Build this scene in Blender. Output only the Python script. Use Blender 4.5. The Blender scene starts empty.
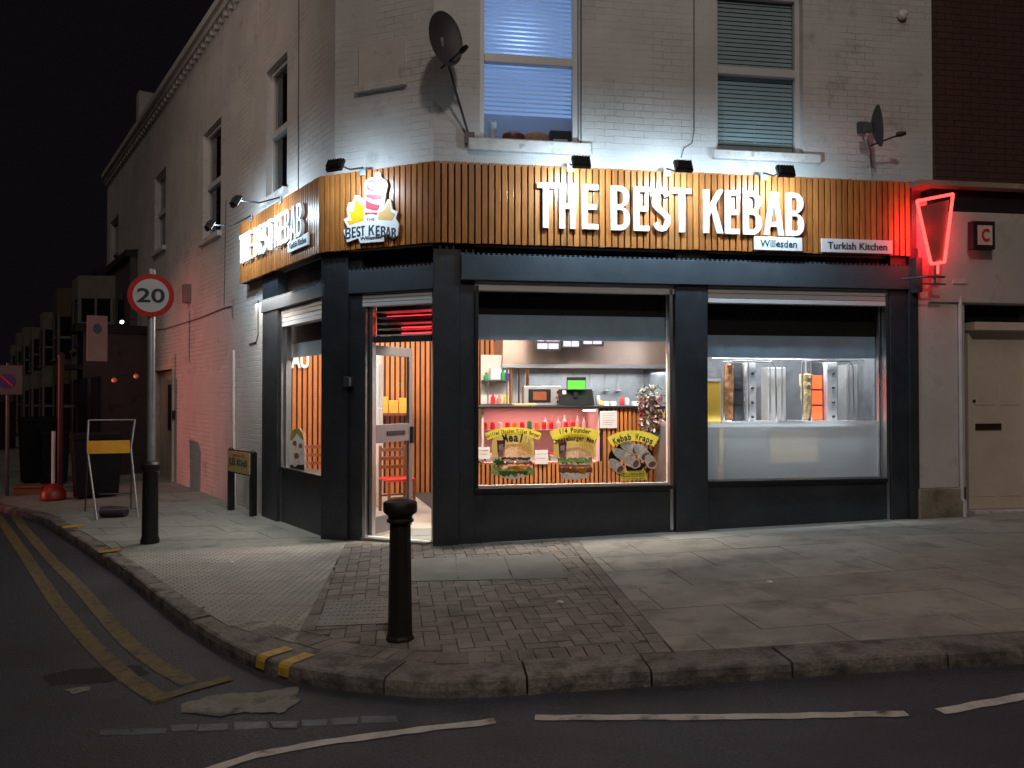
import bpy, bmesh, math, random
from mathutils import Matrix, Vector
random.seed(7)
SC = bpy.context.scene
COL = SC.collection
PI = math.pi
# ---------------------------------------------------------------- camera maths
FPX = 790.0; CAMZ = 1.6; PITCH = math.atan(11/FPX)
def ray(px, py):
    cx = (px-512)/FPX; cy = (384-py)/FPX
    return Vector((cx, math.cos(PITCH)-cy*math.sin(PITCH), math.sin(PITCH)+cy*math.cos(PITCH)))
ORG = Vector((0, 0, CAMZ))
def zg(X, Y): return 0.022+0.028*X+0.008*(Y-8.4)
def gp(px, py, off=0.0):
    d = ray(px, py)
    t = (0.022+0.008*(-8.4)+off-CAMZ)/(d.z-0.028*d.x-0.008*d.y)
    return ORG+d*t
def at(px, py, Y):
    d = ray(px, py); return ORG+d*(Y/d.y)
class Fr:
    def __init__(s, P, Q):
        P = Vector((P[0], P[1], 0)); Q = Vector((Q[0], Q[1], 0))
        s.o = P; s.u = (Q-P).normalized(); s.n = Vector((-s.u.y, s.u.x, 0)); s.len = (Q-P).length
        s.m = Matrix(((s.u.x, s.n.x, 0, P.x), (s.u.y, s.n.y, 0, P.y), (0, 0, 1, 0), (0, 0, 0, 1)))
    def hit(s, y, px, py):
        d = ray(px, py); t = (y-(ORG-s.o).dot(s.n))/d.dot(s.n); p = ORG+d*t-s.o
        return p.dot(s.u), p.z
    def x(s, y, px, py=380): return s.hit(y, px, py)[0]
    def z(s, y, px, py): return s.hit(y, px, py)[1]
    def w(s, x, y, z=0): return s.m @ Vector((x, y, z))
    def g(s, x, y):
        p = s.w(x, y); return zg(p.x, p.y)
def dp(px, Y): return ((px-512)/FPX*Y, Y)
pB = dp(434, 8.30); pC = dp(318.5, 8.90); pD = dp(239, 11.42); pA = dp(912, 9.13)
F = Fr(pB, pA); K = Fr(pC, pB); S = Fr(pD, pC)
WI = Matrix.Identity(4)
def fm(x, y, z, rz=0): return Matrix.Translation((x, y, z)) @ Matrix.Rotation(rz, 4, 'Z')
# ---------------------------------------------------------------- materials
MATS = {}
def pm(name, col, rough=.6, metal=0, var=.12, vs=4, bump=0, bs=60, isl=0, spec=.5, emit=None, es=0, coat=0, col2=None, c2t=.62, stretch=None, c2s=2.0):
    m = bpy.data.materials.new(name); m.use_nodes = True; nt = m.node_tree; N = nt.nodes; Lk = nt.links
    b = N['Principled BSDF']; b.inputs['Roughness'].default_value = rough; b.inputs['Metallic'].default_value = metal
    b.inputs['Specular IOR Level'].default_value = spec; b.inputs['Coat Weight'].default_value = coat
    tc = N.new('ShaderNodeTexCoord'); mp = N.new('ShaderNodeMapping'); Lk.new(tc.outputs['Object'], mp.inputs[0])
    if stretch: mp.inputs['Scale'].default_value = stretch
    nz = N.new('ShaderNodeTexNoise'); nz.inputs['Scale'].default_value = vs; nz.inputs['Detail'].default_value = 6; nz.inputs['Roughness'].default_value = .6
    Lk.new(mp.outputs[0], nz.inputs['Vector'])
    mr = N.new('ShaderNodeMapRange'); mr.inputs['From Min'].default_value = .3; mr.inputs['From Max'].default_value = .7
    mr.inputs['To Min'].default_value = 1-var; mr.inputs['To Max'].default_value = 1+var; Lk.new(nz.outputs[0], mr.inputs[0])
    val = mr.outputs[0]
    if isl:
        ge = N.new('ShaderNodeNewGeometry'); r2 = N.new('ShaderNodeMapRange'); r2.inputs['To Min'].default_value = 1-isl; r2.inputs['To Max'].default_value = 1+isl
        Lk.new(ge.outputs['Random Per Island'], r2.inputs[0]); mu = N.new('ShaderNodeMath'); mu.operation = 'MULTIPLY'
        Lk.new(val, mu.inputs[0]); Lk.new(r2.outputs[0], mu.inputs[1]); val = mu.outputs[0]
    vm = N.new('ShaderNodeVectorMath'); vm.operation = 'SCALE'; vm.inputs[0].default_value = col; Lk.new(val, vm.inputs['Scale'])
    out = vm.outputs[0]
    if col2:
        n2 = N.new('ShaderNodeTexNoise'); n2.inputs['Scale'].default_value = c2s; n2.inputs['Detail'].default_value = 8; n2.inputs['Roughness'].default_value = .65
        Lk.new(mp.outputs[0], n2.inputs['Vector'])
        r3 = N.new('ShaderNodeMapRange'); r3.inputs['From Min'].default_value = c2t-.08; r3.inputs['From Max'].default_value = c2t+.08; Lk.new(n2.outputs[0], r3.inputs[0])
        mx = N.new('ShaderNodeMix'); mx.data_type = 'RGBA'; Lk.new(r3.outputs[0], mx.inputs[0]); Lk.new(out, mx.inputs[6]); mx.inputs[7].default_value = (*col2, 1); out = mx.outputs[2]
    Lk.new(out, b.inputs['Base Color'])
    if bump:
        n3 = N.new('ShaderNodeTexNoise'); n3.inputs['Scale'].default_value = bs; n3.inputs['Detail'].default_value = 5; Lk.new(mp.outputs[0], n3.inputs['Vector'])
        bp = N.new('ShaderNodeBump'); bp.inputs['Strength'].default_value = bump; bp.inputs['Distance'].default_value = .01
        Lk.new(n3.outputs[0], bp.inputs['Height']); Lk.new(bp.outputs[0], b.inputs['Normal'])
    if emit: b.inputs['Emission Color'].default_value = (*emit, 1); b.inputs['Emission Strength'].default_value = es
    MATS[name] = m; return m
def brickmat(name, col, mortar, bstr, dirt, paint=True, bumpmask=True):
    m = pm(name, col, .75, var=.1, vs=1.2, col2=dirt, c2t=.66, c2s=3)
    nt = m.node_tree; N = nt.nodes; Lk = nt.links; b = N['Principled BSDF']
    tc = N['Texture Coordinate']; sp = N.new('ShaderNodeSeparateXYZ'); cb = N.new('ShaderNodeCombineXYZ')
    Lk.new(tc.outputs['Object'], sp.inputs[0]); Lk.new(sp.outputs[0], cb.inputs[0]); Lk.new(sp.outputs[2], cb.inputs[1])
    wn = N.new('ShaderNodeTexNoise'); wn.inputs['Scale'].default_value = 9; wn.inputs['Detail'].default_value = 4; Lk.new(tc.outputs['Object'], wn.inputs['Vector'])
    ad = N.new('ShaderNodeVectorMath'); ad.operation = 'MULTIPLY_ADD'; Lk.new(wn.outputs['Color'], ad.inputs[0]); ad.inputs[1].default_value = (.035, .028, 0); Lk.new(cb.outputs[0], ad.inputs[2])
    bk = N.new('ShaderNodeTexBrick'); Lk.new(ad.outputs[0], bk.inputs['Vector']); bk.inputs['Scale'].default_value = 1
    bk.inputs['Brick Width'].default_value = .225; bk.inputs['Row Height'].default_value = .075; bk.inputs['Mortar Size'].default_value = .006; bk.inputs['Mortar Smooth'].default_value = 1
    bk.inputs['Color1'].default_value = (1, 1, 1, 1); bk.inputs['Color2'].default_value = (.92, .92, .92, 1); bk.inputs['Mortar'].default_value = (*[mortar]*3, 1)
    mk = N.new('ShaderNodeTexNoise'); mk.inputs['Scale'].default_value = 1.1; mk.inputs['Detail'].default_value = 5; Lk.new(tc.outputs['Object'], mk.inputs['Vector'])
    mr = N.new('ShaderNodeMapRange'); mr.inputs['From Min'].default_value = .42; mr.inputs['From Max'].default_value = .6; Lk.new(mk.outputs[0], mr.inputs[0])
    mr.inputs['To Min'].default_value = .35 if bumpmask else 1
    old = b.inputs['Base Color'].links[0].from_socket
    mx = N.new('ShaderNodeMix'); mx.data_type = 'RGBA'; mx.blend_type = 'MULTIPLY'; Lk.new(mr.outputs[0], mx.inputs[0]); Lk.new(old, mx.inputs[6]); Lk.new(bk.outputs['Color'], mx.inputs[7]); Lk.new(mx.outputs[2], b.inputs['Base Color'])
    inv = N.new('ShaderNodeMath'); inv.operation = 'MULTIPLY_ADD'; Lk.new(bk.outputs['Fac'], inv.inputs[0]); inv.inputs[1].default_value = -1
    fn = N.new('ShaderNodeTexNoise'); fn.inputs['Scale'].default_value = 18; fn.inputs['Detail'].default_value = 6; Lk.new(tc.outputs['Object'], fn.inputs['Vector']); Lk.new(fn.outputs[0], inv.inputs[2])
    st = N.new('ShaderNodeMath'); st.operation = 'MULTIPLY'; Lk.new(mr.outputs[0], st.inputs[0]); st.inputs[1].default_value = bstr
    bp = N.new('ShaderNodeBump'); bp.inputs['Distance'].default_value = .012; Lk.new(st.outputs[0], bp.inputs['Strength']); Lk.new(inv.outputs[0], bp.inputs['Height']); Lk.new(bp.outputs[0], b.inputs['Normal'])
    return m
def glassmat(name, tint=(1, 1, 1), refl=1.0):
    m = bpy.data.materials.new(name); m.use_nodes = True; nt = m.node_tree; N = nt.nodes; Lk = nt.links
    N.remove(N['Principled BSDF']); t = N.new('ShaderNodeBsdfTransparent'); t.inputs[0].default_value = (*tint, 1)
    g = N.new('ShaderNodeBsdfGlossy'); g.inputs['Roughness'].default_value = .02; fr = N.new('ShaderNodeFresnel'); fr.inputs[0].default_value = 1.45
    ge = N.new('ShaderNodeNewGeometry'); io = N.new('ShaderNodeMapRange'); io.inputs['To Min'].default_value = 1.45; io.inputs['To Max'].default_value = 1/1.45; Lk.new(ge.outputs['Backfacing'], io.inputs[0]); Lk.new(io.outputs[0], fr.inputs[0])
    mu = N.new('ShaderNodeMath'); mu.operation = 'MULTIPLY'; mu.inputs[1].default_value = refl; Lk.new(fr.outputs[0], mu.inputs[0])
    mx = N.new('ShaderNodeMixShader'); Lk.new(mu.outputs[0], mx.inputs[0]); Lk.new(t.outputs[0], mx.inputs[1]); Lk.new(g.outputs[0], mx.inputs[2])
    Lk.new(mx.outputs[0], N['Material Output'].inputs[0]); MATS[name] = m; return m
def emitmat(name, col, s): return pm(name, tuple(c*.8 for c in col), .5, var=.02, emit=col, es=s)
M = MATS
brickmat('painted_brick', (.56, .56, .55), .93, .7, (.36, .35, .33))
brickmat('side_brick', (.60, .575, .55), .93, .8, (.40, .36, .33))
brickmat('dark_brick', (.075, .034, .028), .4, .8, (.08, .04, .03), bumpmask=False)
pm('render_white', (.55, .53, .50), .8, var=.1, vs=3, bump=.3, bs=40, col2=(.36, .33, .29), c2t=.64, c2s=5)
pm('stone_sill', (.58, .57, .55), .8, var=.12, vs=6, bump=.4, bs=30, col2=(.3, .28, .26), c2t=.62, c2s=9)
pm('anthracite', (.030, .037, .046), .45, var=.3, vs=2.5, bump=.12, bs=9, col2=(.048, .052, .056), c2t=.62, c2s=7)
pm('anthracite_beam', (.060, .078, .095), .65, spec=.2, var=.12, vs=5)
pm('black_void', (.008, .007, .007), .8, var=.1)
pm('soffit', (.03, .018, .014), .8)
pm('slat_wood', (.40, .150, .038), .33, var=.28, vs=9, isl=.22, stretch=(3, 3, .5), bump=.06, bs=30, coat=.3)
pm('slat_wood_inside', (.52, .18, .05), .5, var=.2, vs=9, isl=.18, stretch=(3, 3, .5))
pm('white_acrylic', (.85, .86, .87), .35, var=.02)
pm('plate_white', (.74, .76, .78), .4, var=.03)
pm('ink_dark', (.03, .05, .07), .5)
pm('ink_grey', (.35, .38, .4), .5)
pm('steel', (.50, .50, .50), .38, .55, var=.12, vs=3, bump=.05, bs=10, col2=(.38, .37, .36), c2t=.6)
pm('aluminium', (.55, .55, .56), .35, 1, var=.06)
pm('door_frame', (.22, .20, .20), .4, .6, var=.06)
pm('shutter_grey', (.62, .64, .66), .4, var=.05)
pm('upvc', (.56, .56, .55), .4, var=.04, vs=8)
pm('timber_frame', (.30, .26, .23), .6, var=.1)
pm('blind_blue_glow', (.42, .58, .86), .6, var=.03, emit=(.26, .45, .9), es=.4)  # slats emit a blue glow standing in for the lit room behind
pm('blind_teal', (.55, .66, .64), .6, var=.03)
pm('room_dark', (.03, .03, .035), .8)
pm('black_metal', (.012, .012, .013), .45, var=.1, bump=.1, bs=90)
pm('bollard_paint', (.014, .010, .009), .55, var=.3, vs=14, bump=.25, bs=50)
pm('galv', (.36, .38, .40), .5, .7, var=.15, vs=10)
pm('galv_dark', (.10, .10, .11), .5, .5, var=.15)
pm('dish_grey', (.05, .045, .05), .6)
pm('sign_red', (.60, .035, .03), .4, var=.04)
pm('sign_white', (.70, .72, .75), .4, var=.03)
pm('sign_yellow', (.75, .36, .03), .5, var=.12, vs=9)
pm('nameplate_cream', (.50, .38, .16), .5, var=.3, vs=30)
pm('cream_paint', (.62, .55, .44), .6, var=.1, vs=2, bump=.15, bs=12, col2=(.45, .38, .30), c2t=.66)
pm('plaster', (.56, .52, .50), .7, var=.1, vs=2, bump=.2, bs=20, col2=(.36, .33, .28), c2t=.62)
pm('old_base', (.34, .28, .20), .85, var=.3, vs=8, bump=.7, bs=25, col2=(.16, .13, .10), c2t=.55)
pm('pipe_white', (.55, .55, .55), .4)
pm('brass_dark', (.12, .08, .05), .4, .8)
pm('asphalt', (.050, .053, .068), .55, var=.6, vs=70, bump=.9, bs=110, col2=(.036, .036, .042), c2t=.55, c2s=1.2)
pm('asphalt_patch', (.020, .020, .022), .8, var=.3, vs=5, bump=.9, bs=90)
pm('mortar', (.06, .055, .05), .95, var=.3, vs=20)
pm('slab', (.31, .30, .27), .7, var=.2, vs=2.2, isl=.10, bump=.35, bs=55, col2=(.19, .18, .16), c2t=.58, c2s=2.5)
pm('slab_side', (.27, .285, .26), .75, var=.2, vs=2, isl=.1, bump=.4, bs=60, col2=(.17, .18, .16), c2t=.56)
pm('paver', (.20, .18, .16), .75, var=.2, vs=8, isl=.2, bump=.5, bs=70, col2=(.095, .088, .08), c2t=.6, c2s=1.6)
pm('tactile', (.30, .29, .265), .7, var=.15, vs=3, isl=.06, bump=.3, bs=60)
pm('granite', (.19, .175, .16), .7, var=.35, vs=45, isl=.15, bump=.8, bs=35, col2=(.07, .062, .056), c2t=.53, c2s=6)
pm('setts', (.085, .098, .12), .5, var=.25, vs=12, isl=.25, bump=.6, bs=30)
pm('cement_patch', (.26, .25, .22), .85, var=.3, vs=5, bump=.8, bs=30, col2=(.07, .07, .07), c2t=.55, c2s=5)
pm('line_yellow', (.155, .12, .05), .7, var=.25, vs=10, bump=.5, bs=80, col2=(.062, .058, .055), c2t=.57, c2s=11)
pm('mark_yellow', (.50, .32, .05), .6, var=.15, vs=20, col2=(.2, .14, .05), c2t=.62, c2s=18)
pm('line_white', (.55, .52, .48), .7, var=.2, vs=10, bump=.5, bs=80, col2=(.07, .07, .075), c2t=.60, c2s=5)
pm('cover_metal', (.16, .165, .16), .45, .3, var=.2, vs=8, bump=.3, bs=60)
pm('concrete', (.19, .19, .178), .8, var=.15, vs=4, bump=.3, bs=50)
pm('tile_floor', (.52, .48, .44), .35, var=.06)
pm('inner_white', (.72, .66, .62), .6, var=.04)
pm('ceiling_white', (.7, .68, .66), .7)
pm('valance', (.30, .42, .54), .7, var=.10, vs=2.5, bump=.3, bs=4)
pm('display_pink', (.75, .50, .48), .4, var=.05)
pm('steel_panel', (.38, .39, .41), .34, .75, var=.2, vs=2, bump=.05, bs=6, col2=(.2, .19, .19), c2t=.56, c2s=1.5)
pm('hood_painted_reflection', (.24, .17, .14), .32, .5, var=.15, vs=2)  # brown tint paints in the orange slats mirrored by the steel
pm('can_red', (.7, .03, .04), .3); pm('can_orange', (.8, .3, .04), .3); pm('bottle_green', (.04, .3, .12), .3); pm('can_white', (.8, .78, .76), .3)
pm('meat_pink', (.65, .22, .17), .6, var=.3, vs=20); pm('cardboard', (.55, .36, .17), .7)
pm('yellow_pack', (.85, .55, .08), .5, var=.1)
pm('chair_wood', (.26, .075, .03), .4, var=.15, vs=10); pm('seat_red', (.65, .02, .02), .4)
pm('black_plastic', (.015, .015, .017), .35); pm('knob_black', (.01, .01, .01), .3)
pm('leaf_grey', (.36, .36, .32), .6, isl=.4); pm('leaf_red', (.34, .04, .07), .6, isl=.4); pm('leaf_dark', (.09, .12, .06), .6, isl=.4)
pm('doner_brown', (.36, .17, .08), .6, var=.4, vs=30, bump=.8, bs=60); pm('doner_pale', (.62, .45, .22), .6, var=.35, vs=40, bump=.8, bs=60)
pm('olive', (.62, .50, .16), .6, var=.1); pm('yellow_text', (.85, .76, .1), .6); pm('bun', (.88, .60, .36), .6, var=.25, vs=30); pm('seeds', (.75, .55, .38), .6, var=.5, vs=110)
pm('lettuce', (.16, .26, .08), .6, var=.6, vs=60); pm('patty', (.12, .05, .03), .6, var=.5, vs=60); pm('cheese', (.85, .48, .06), .6); pm('fries', (.9, .72, .3), .6, var=.1)
pm('ham', (.75, .42, .28), .6, var=.5, vs=50)
pm('wrap_cream', (.85, .75, .62), .6, var=.25, vs=40); pm('wrap_fill', (.35, .12, .07), .6, var=.9, vs=90); pm('poster_black', (.015, .015, .012), .5)
pm('logo_pink', (.55, .05, .08), .4); pm('logo_yellow', (.80, .45, .01), .4); pm('logo_cream', (.75, .45, .14), .4)
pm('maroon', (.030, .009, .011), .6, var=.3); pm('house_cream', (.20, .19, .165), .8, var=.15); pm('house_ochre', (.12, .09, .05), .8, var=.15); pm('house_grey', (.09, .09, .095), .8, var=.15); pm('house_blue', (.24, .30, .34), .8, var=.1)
pm('roof_slate', (.03, .03, .035), .8, var=.2); pm('dark_window', (.015, .016, .02), .15); pm('red_paint', (.05, .012, .012), .5); pm('red_plastic', (.25, .015, .012), .4); pm('orange_plastic', (.22, .09, .03), .6); pm('bin_dark', (.008, .008, .010), .7, spec=.2)
pm('purple_blue', (.05, .03, .16), .5); pm('pink_board', (.26, .15, .15), .6); pm('sandbag', (.035, .033, .035), .9, bump=.5, bs=40); pm('cable', (.10, .10, .10), .6); pm('cable_light', (.5, .5, .5), .6)
pm('intumesc', (.52, .54, .56), .6); pm('door_green', (.42, .40, .32), .6); pm('paper', (.72, .62, .60), .6); pm('pot', (.1, .08, .07), .6)
emitmat('neon_red', (1, .06, .05), 2.6)
pm('neon_panel', (.22, .10, .09), .5); emitmat('flood_lens', (.85, .95, 1), 3); emitmat('burner_hot', (1, .11, .03), 1.4); emitmat('screen_green', (.08, .5, .04), .4)
emitmat('screen_menu', (.6, .5, .75), .3); emitmat('tube_white', (1, .9, .85), 4); emitmat('lamp_white', (1, .95, .85), 6); emitmat('lamp_red', (.4, .10, .06), .25); emitmat('red_strip', (1, .03, .04), 2.6); emitmat('threshold_strip', (1, .95, .85), .5)
glassmat('glass', (.97, .98, .98), .6); glassmat('glass_dark', (.85, .88, .9), .8)
def film():
    m = bpy.data.materials.new('frosted_film'); m.use_nodes = True; N = m.node_tree.nodes; Lk = m.node_tree.links; N.remove(N['Principled BSDF'])
    r = N.new('ShaderNodeBsdfRefraction'); r.inputs['Roughness'].default_value = .3; r.inputs['IOR'].default_value = 1.12; r.inputs['Color'].default_value = (.9, .93, .95, 1)
    t = N.new('ShaderNodeBsdfTranslucent'); t.inputs[0].default_value = (.75, .8, .82, 1); d = N.new('ShaderNodeBsdfDiffuse'); d.inputs[0].default_value = (.85, .9, .94, 1)
    a = N.new('ShaderNodeMixShader'); a.inputs[0].default_value = .5; Lk.new(t.outputs[0], a.inputs[1]); Lk.new(d.outputs[0], a.inputs[2])
    b = N.new('ShaderNodeMixShader'); b.inputs[0].default_value = .4; Lk.new(r.outputs[0], b.inputs[1]); Lk.new(a.outputs[0], b.inputs[2]); Lk.new(b.outputs[0], N['Material Output'].inputs[0]); M['frosted_film'] = m
film()
for nm in ('bun', 'seeds', 'olive', 'lettuce', 'patty', 'cheese', 'fries', 'wrap_cream', 'wrap_fill', 'ham', 'yellow_text'):      # printed vinyl lets some light through
    nt = M[nm].node_tree; b = nt.nodes['Principled BSDF']; tr = nt.nodes.new('ShaderNodeBsdfTranslucent'); nt.links.new(b.inputs['Base Color'].links[0].from_socket, tr.inputs[0]); mx = nt.nodes.new('ShaderNodeMixShader'); mx.inputs[0].default_value = .12 if nm in ('wrap_cream', 'wrap_fill') else .6
    nt.links.new(b.outputs[0], mx.inputs[1]); nt.links.new(tr.outputs[0], mx.inputs[2]); nt.links.new(mx.outputs[0], nt.nodes['Material Output'].inputs[0])
# ---------------------------------------------------------------- mesh builder
class MB:
    def __init__(s): s.v = []; s.f = []
    def box(s, x0, x1, y0, y1, z0, z1, M4=None):
        c = [(x0, y0, z0), (x1, y0, z0), (x1, y1, z0), (x0, y1, z0), (x0, y0, z1), (x1, y0, z1), (x1, y1, z1), (x0, y1, z1)]
        return s.hexa(c, M4)
    def hexa(s, c, M4=None):
        i = len(s.v); s.v += [tuple(M4 @ Vector(p)) if M4 else tuple(p) for p in c]
        s.f += [(i, i+3, i+2, i+1), (i+4, i+5, i+6, i+7), (i, i+1, i+5, i+4), (i+1, i+2, i+6, i+5), (i+2, i+3, i+7, i+6), (i+3, i, i+4, i+7)]; return s
    def quad(s, a, b, c, d): i = len(s.v); s.v += [tuple(a), tuple(b), tuple(c), tuple(d)]; s.f.append((i, i+1, i+2, i+3)); return s
    def poly(s, pts): i = len(s.v); s.v += [tuple(p) for p in pts]; s.f.append(tuple(range(i, i+len(pts)))); return s
    def prism(s, pts, y0, y1):            # pts in xz, extruded along y
        n = len(pts); i = len(s.v); s.v += [(p[0], y0, p[1]) for p in pts]+[(p[0], y1, p[1]) for p in pts]
        s.f.append(tuple(range(i, i+n))); s.f.append(tuple(range(i+2*n-1, i+n-1, -1)))
        for k in range(n): s.f.append((i+k, i+n+k, i+n+(k+1) % n, i+(k+1) % n))
        return s
    def strip(s, A, B, y0, y1):
        for k in range(len(A)-1): s.prism([A[k], A[k+1], B[k+1], B[k]], y0, y1)
        return s
    def disc(s, cx, cz, rx, rz, y0, y1, n=32, rot=0): return s.prism([(cx+rx*math.cos(2*PI*k/n)*math.cos(rot)-rz*math.sin(2*PI*k/n)*math.sin(rot), cz+rx*math.cos(2*PI*k/n)*math.sin(rot)+rz*math.sin(2*PI*k/n)*math.cos(rot)) for k in range(n)], y0, y1)
    def lathe(s, prof, cx=0, cy=0, n=20, M4=None):     # prof (r,z)
        i = len(s.v)
        for r, z in prof:
            for k in range(n):
                p = Vector((cx+r*math.cos(2*PI*k/n), cy+r*math.sin(2*PI*k/n), z)); s.v.append(tuple(M4 @ p) if M4 else tuple(p))
        for j in range(len(prof)-1):
            for k in range(n): s.f.append((i+j*n+k, i+j*n+(k+1) % n, i+(j+1)*n+(k+1) % n, i+(j+1)*n+k))
        s.f.append(tuple(i+n-1-k for k in range(n))); s.f.append(tuple(i+(len(prof)-1)*n+k for k in range(n))); return s
    def tube(s, pts, r, n=8):
        pts = [Vector(p) for p in pts]; i = len(s.v); up = None
        for j, p in enumerate(pts):
            t = (pts[min(j+1, len(pts)-1)]-pts[max(j-1, 0)]).normalized()
            a = t.cross(Vector((0, 0, 1)) if abs(t.z) < .9 else Vector((1, 0, 0))).normalized()
            if up is not None and a.dot(up) < 0: a = -a
            up = a; b = t.cross(a).normalized()
            for k in range(n): s.v.append(tuple(p+a*r*math.cos(2*PI*k/n)+b*r*math.sin(2*PI*k/n)))
        for j in range(len(pts)-1):
            for k in range(n): s.f.append((i+j*n+k, i+j*n+(k+1) % n, i+(j+1)*n+(k+1) % n, i+(j+1)*n+k))
        s.f.append(tuple(i+n-1-k for k in range(n))); s.f.append(tuple(i+(len(pts)-1)*n+k for k in range(n))); return s
    def sphere(s, c, r, n=12, sq=1):
        return s.lathe([(max(.0005, r*math.sin(PI*k/8)), c[2]-r*sq*math.cos(PI*k/8)) for k in range(9)], c[0], c[1], n)
def mkmesh(name, mb, mat):
    me = bpy.data.meshes.new(name); me.from_pydata(mb.v, [], mb.f)
    bm = bmesh.new(); bm.from_mesh(me); bmesh.ops.recalc_face_normals(bm, faces=bm.faces); bm.to_mesh(me); bm.free()
    me.materials.append(M[mat]); return me
def obj(name, mb, mat, parent=None, fr=WI, bevel=0, smooth=False):
    me = mb if isinstance(mb, bpy.types.Mesh) else mkmesh(name, mb, mat)
    if isinstance(fr, Fr): fr = fr.m
    o = bpy.data.objects.new(name, me); COL.objects.link(o)
    if parent is not None:
        o.parent = parent; pmx = parent.matrix_basis.copy(); q = parent.parent
        while q is not None: pmx = q.matrix_basis @ pmx; q = q.parent
        o.matrix_basis = pmx.inverted() @ fr
    else: o.matrix_basis = fr
    if smooth:
        for p in me.polygons: p.use_smooth = True
        md = o.modifiers.new('e', 'EDGE_SPLIT'); md.split_angle = math.radians(38)
    if bevel: md = o.modifiers.new('b', 'BEVEL'); md.width = bevel; md.segments = 2; md.limit_method = 'ANGLE'
    return o
def tag(o, label, cat, group=None):
    o['label'] = label; o['category'] = cat
    if group: o['group'] = group
    return o
def thing(name, label, cat, mtx, group=None):
    o = bpy.data.objects.new(name, None); o.empty_display_size = .2; COL.objects.link(o); o.matrix_basis = mtx; return tag(o, label, cat, group)
def fthing(name, label, cat, fr, x, y, z, group=None): return thing(name, label, cat, fr.m @ Matrix.Translation((x, y, z)), group)
def struct(name, mb, mat, fr=WI, bevel=0): o = obj(name, mb, mat, None, fr, bevel); o['kind'] = 'structure'; return o
def copy_tree(o, parent=None):
    c = o.copy(); COL.objects.link(c); c.parent = parent
    for ch in list(o.children): copy_tree(ch, c)
    return c
def textmesh(s, size=1, bold=0, ext=.002, align='CENTER'):
    cu = bpy.data.curves.new('t', 'FONT'); cu.body = s; cu.size = size; cu.offset = bold; cu.extrude = ext; cu.align_x = align; cu.align_y = 'CENTER'; cu.resolution_u = 4
    ob = bpy.data.objects.new('t', cu); COL.objects.link(ob); dg = bpy.context.evaluated_depsgraph_get(); dg.update()
    me = bpy.data.meshes.new_from_object(ob.evaluated_get(dg)); bpy.data.objects.remove(ob); return me
def text(name, s, mat, parent, fr, x, y, z, w=None, h=.1, bold=0, ext=.002, rot=0):
    me = textmesh(s, 1, bold, ext/h if h else ext); xs = [v.co.x for v in me.vertices]; ys = [v.co.y for v in me.vertices]
    W = max(xs)-min(xs); H = max(ys)-min(ys); cx = (max(xs)+min(xs))/2; cy = (max(ys)+min(ys))/2; sy = h/H; sx = (w/W) if w else sy
    for v in me.vertices:
        a = (v.co.x-cx)*sx; b = (v.co.y-cy)*sy
        v.co = (x+a*math.cos(rot)-b*math.sin(rot), y-v.co.z*sy, z+a*math.sin(rot)+b*math.cos(rot))
    me.materials.clear(); me.materials.append(M[mat]); me.name = name
    return obj(name, me, mat, parent, fr)
def arctext(name, s, mat, parent, fr, cx, y, cz, R, h, a0, a1, bold=.02):
    n = len(s); out = MB()
    for i, ch in enumerate(s):
        if ch == ' ': continue
        a = a0+(a1-a0)*(i+.5)/n; me = textmesh(ch, 1, bold, .003)
        k = h/.72; cw = max(.01, max(v.co.x for v in me.vertices)-min(v.co.x for v in me.vertices))
        step = abs(a1-a0)*R/n*.86; kx = min(k, step/cw) if ch not in 'iIl1!/' else k*.8
        b = len(out.v)
        for v in me.vertices:
            p = v.co.x*kx; q = v.co.y*k; rr = R+q; ca, sa = math.cos(a), math.sin(a)
            out.v.append((cx+rr*ca+p*sa, y-v.co.z*.3, cz+rr*sa-p*ca))
        for p in me.polygons: out.f.append(tuple(b+i2 for i2 in p.vertices))
    return obj(name, out, mat, parent, fr)
def inpoly(x, y, P):
    c = False; j = len(P)-1
    for i in range(len(P)):
        if (P[i][1] > y) != (P[j][1] > y) and x < (P[j][0]-P[i][0])*(y-P[i][1])/(P[j][1]-P[i][1])+P[i][0]: c = not c
        j = i
    return c
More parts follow.
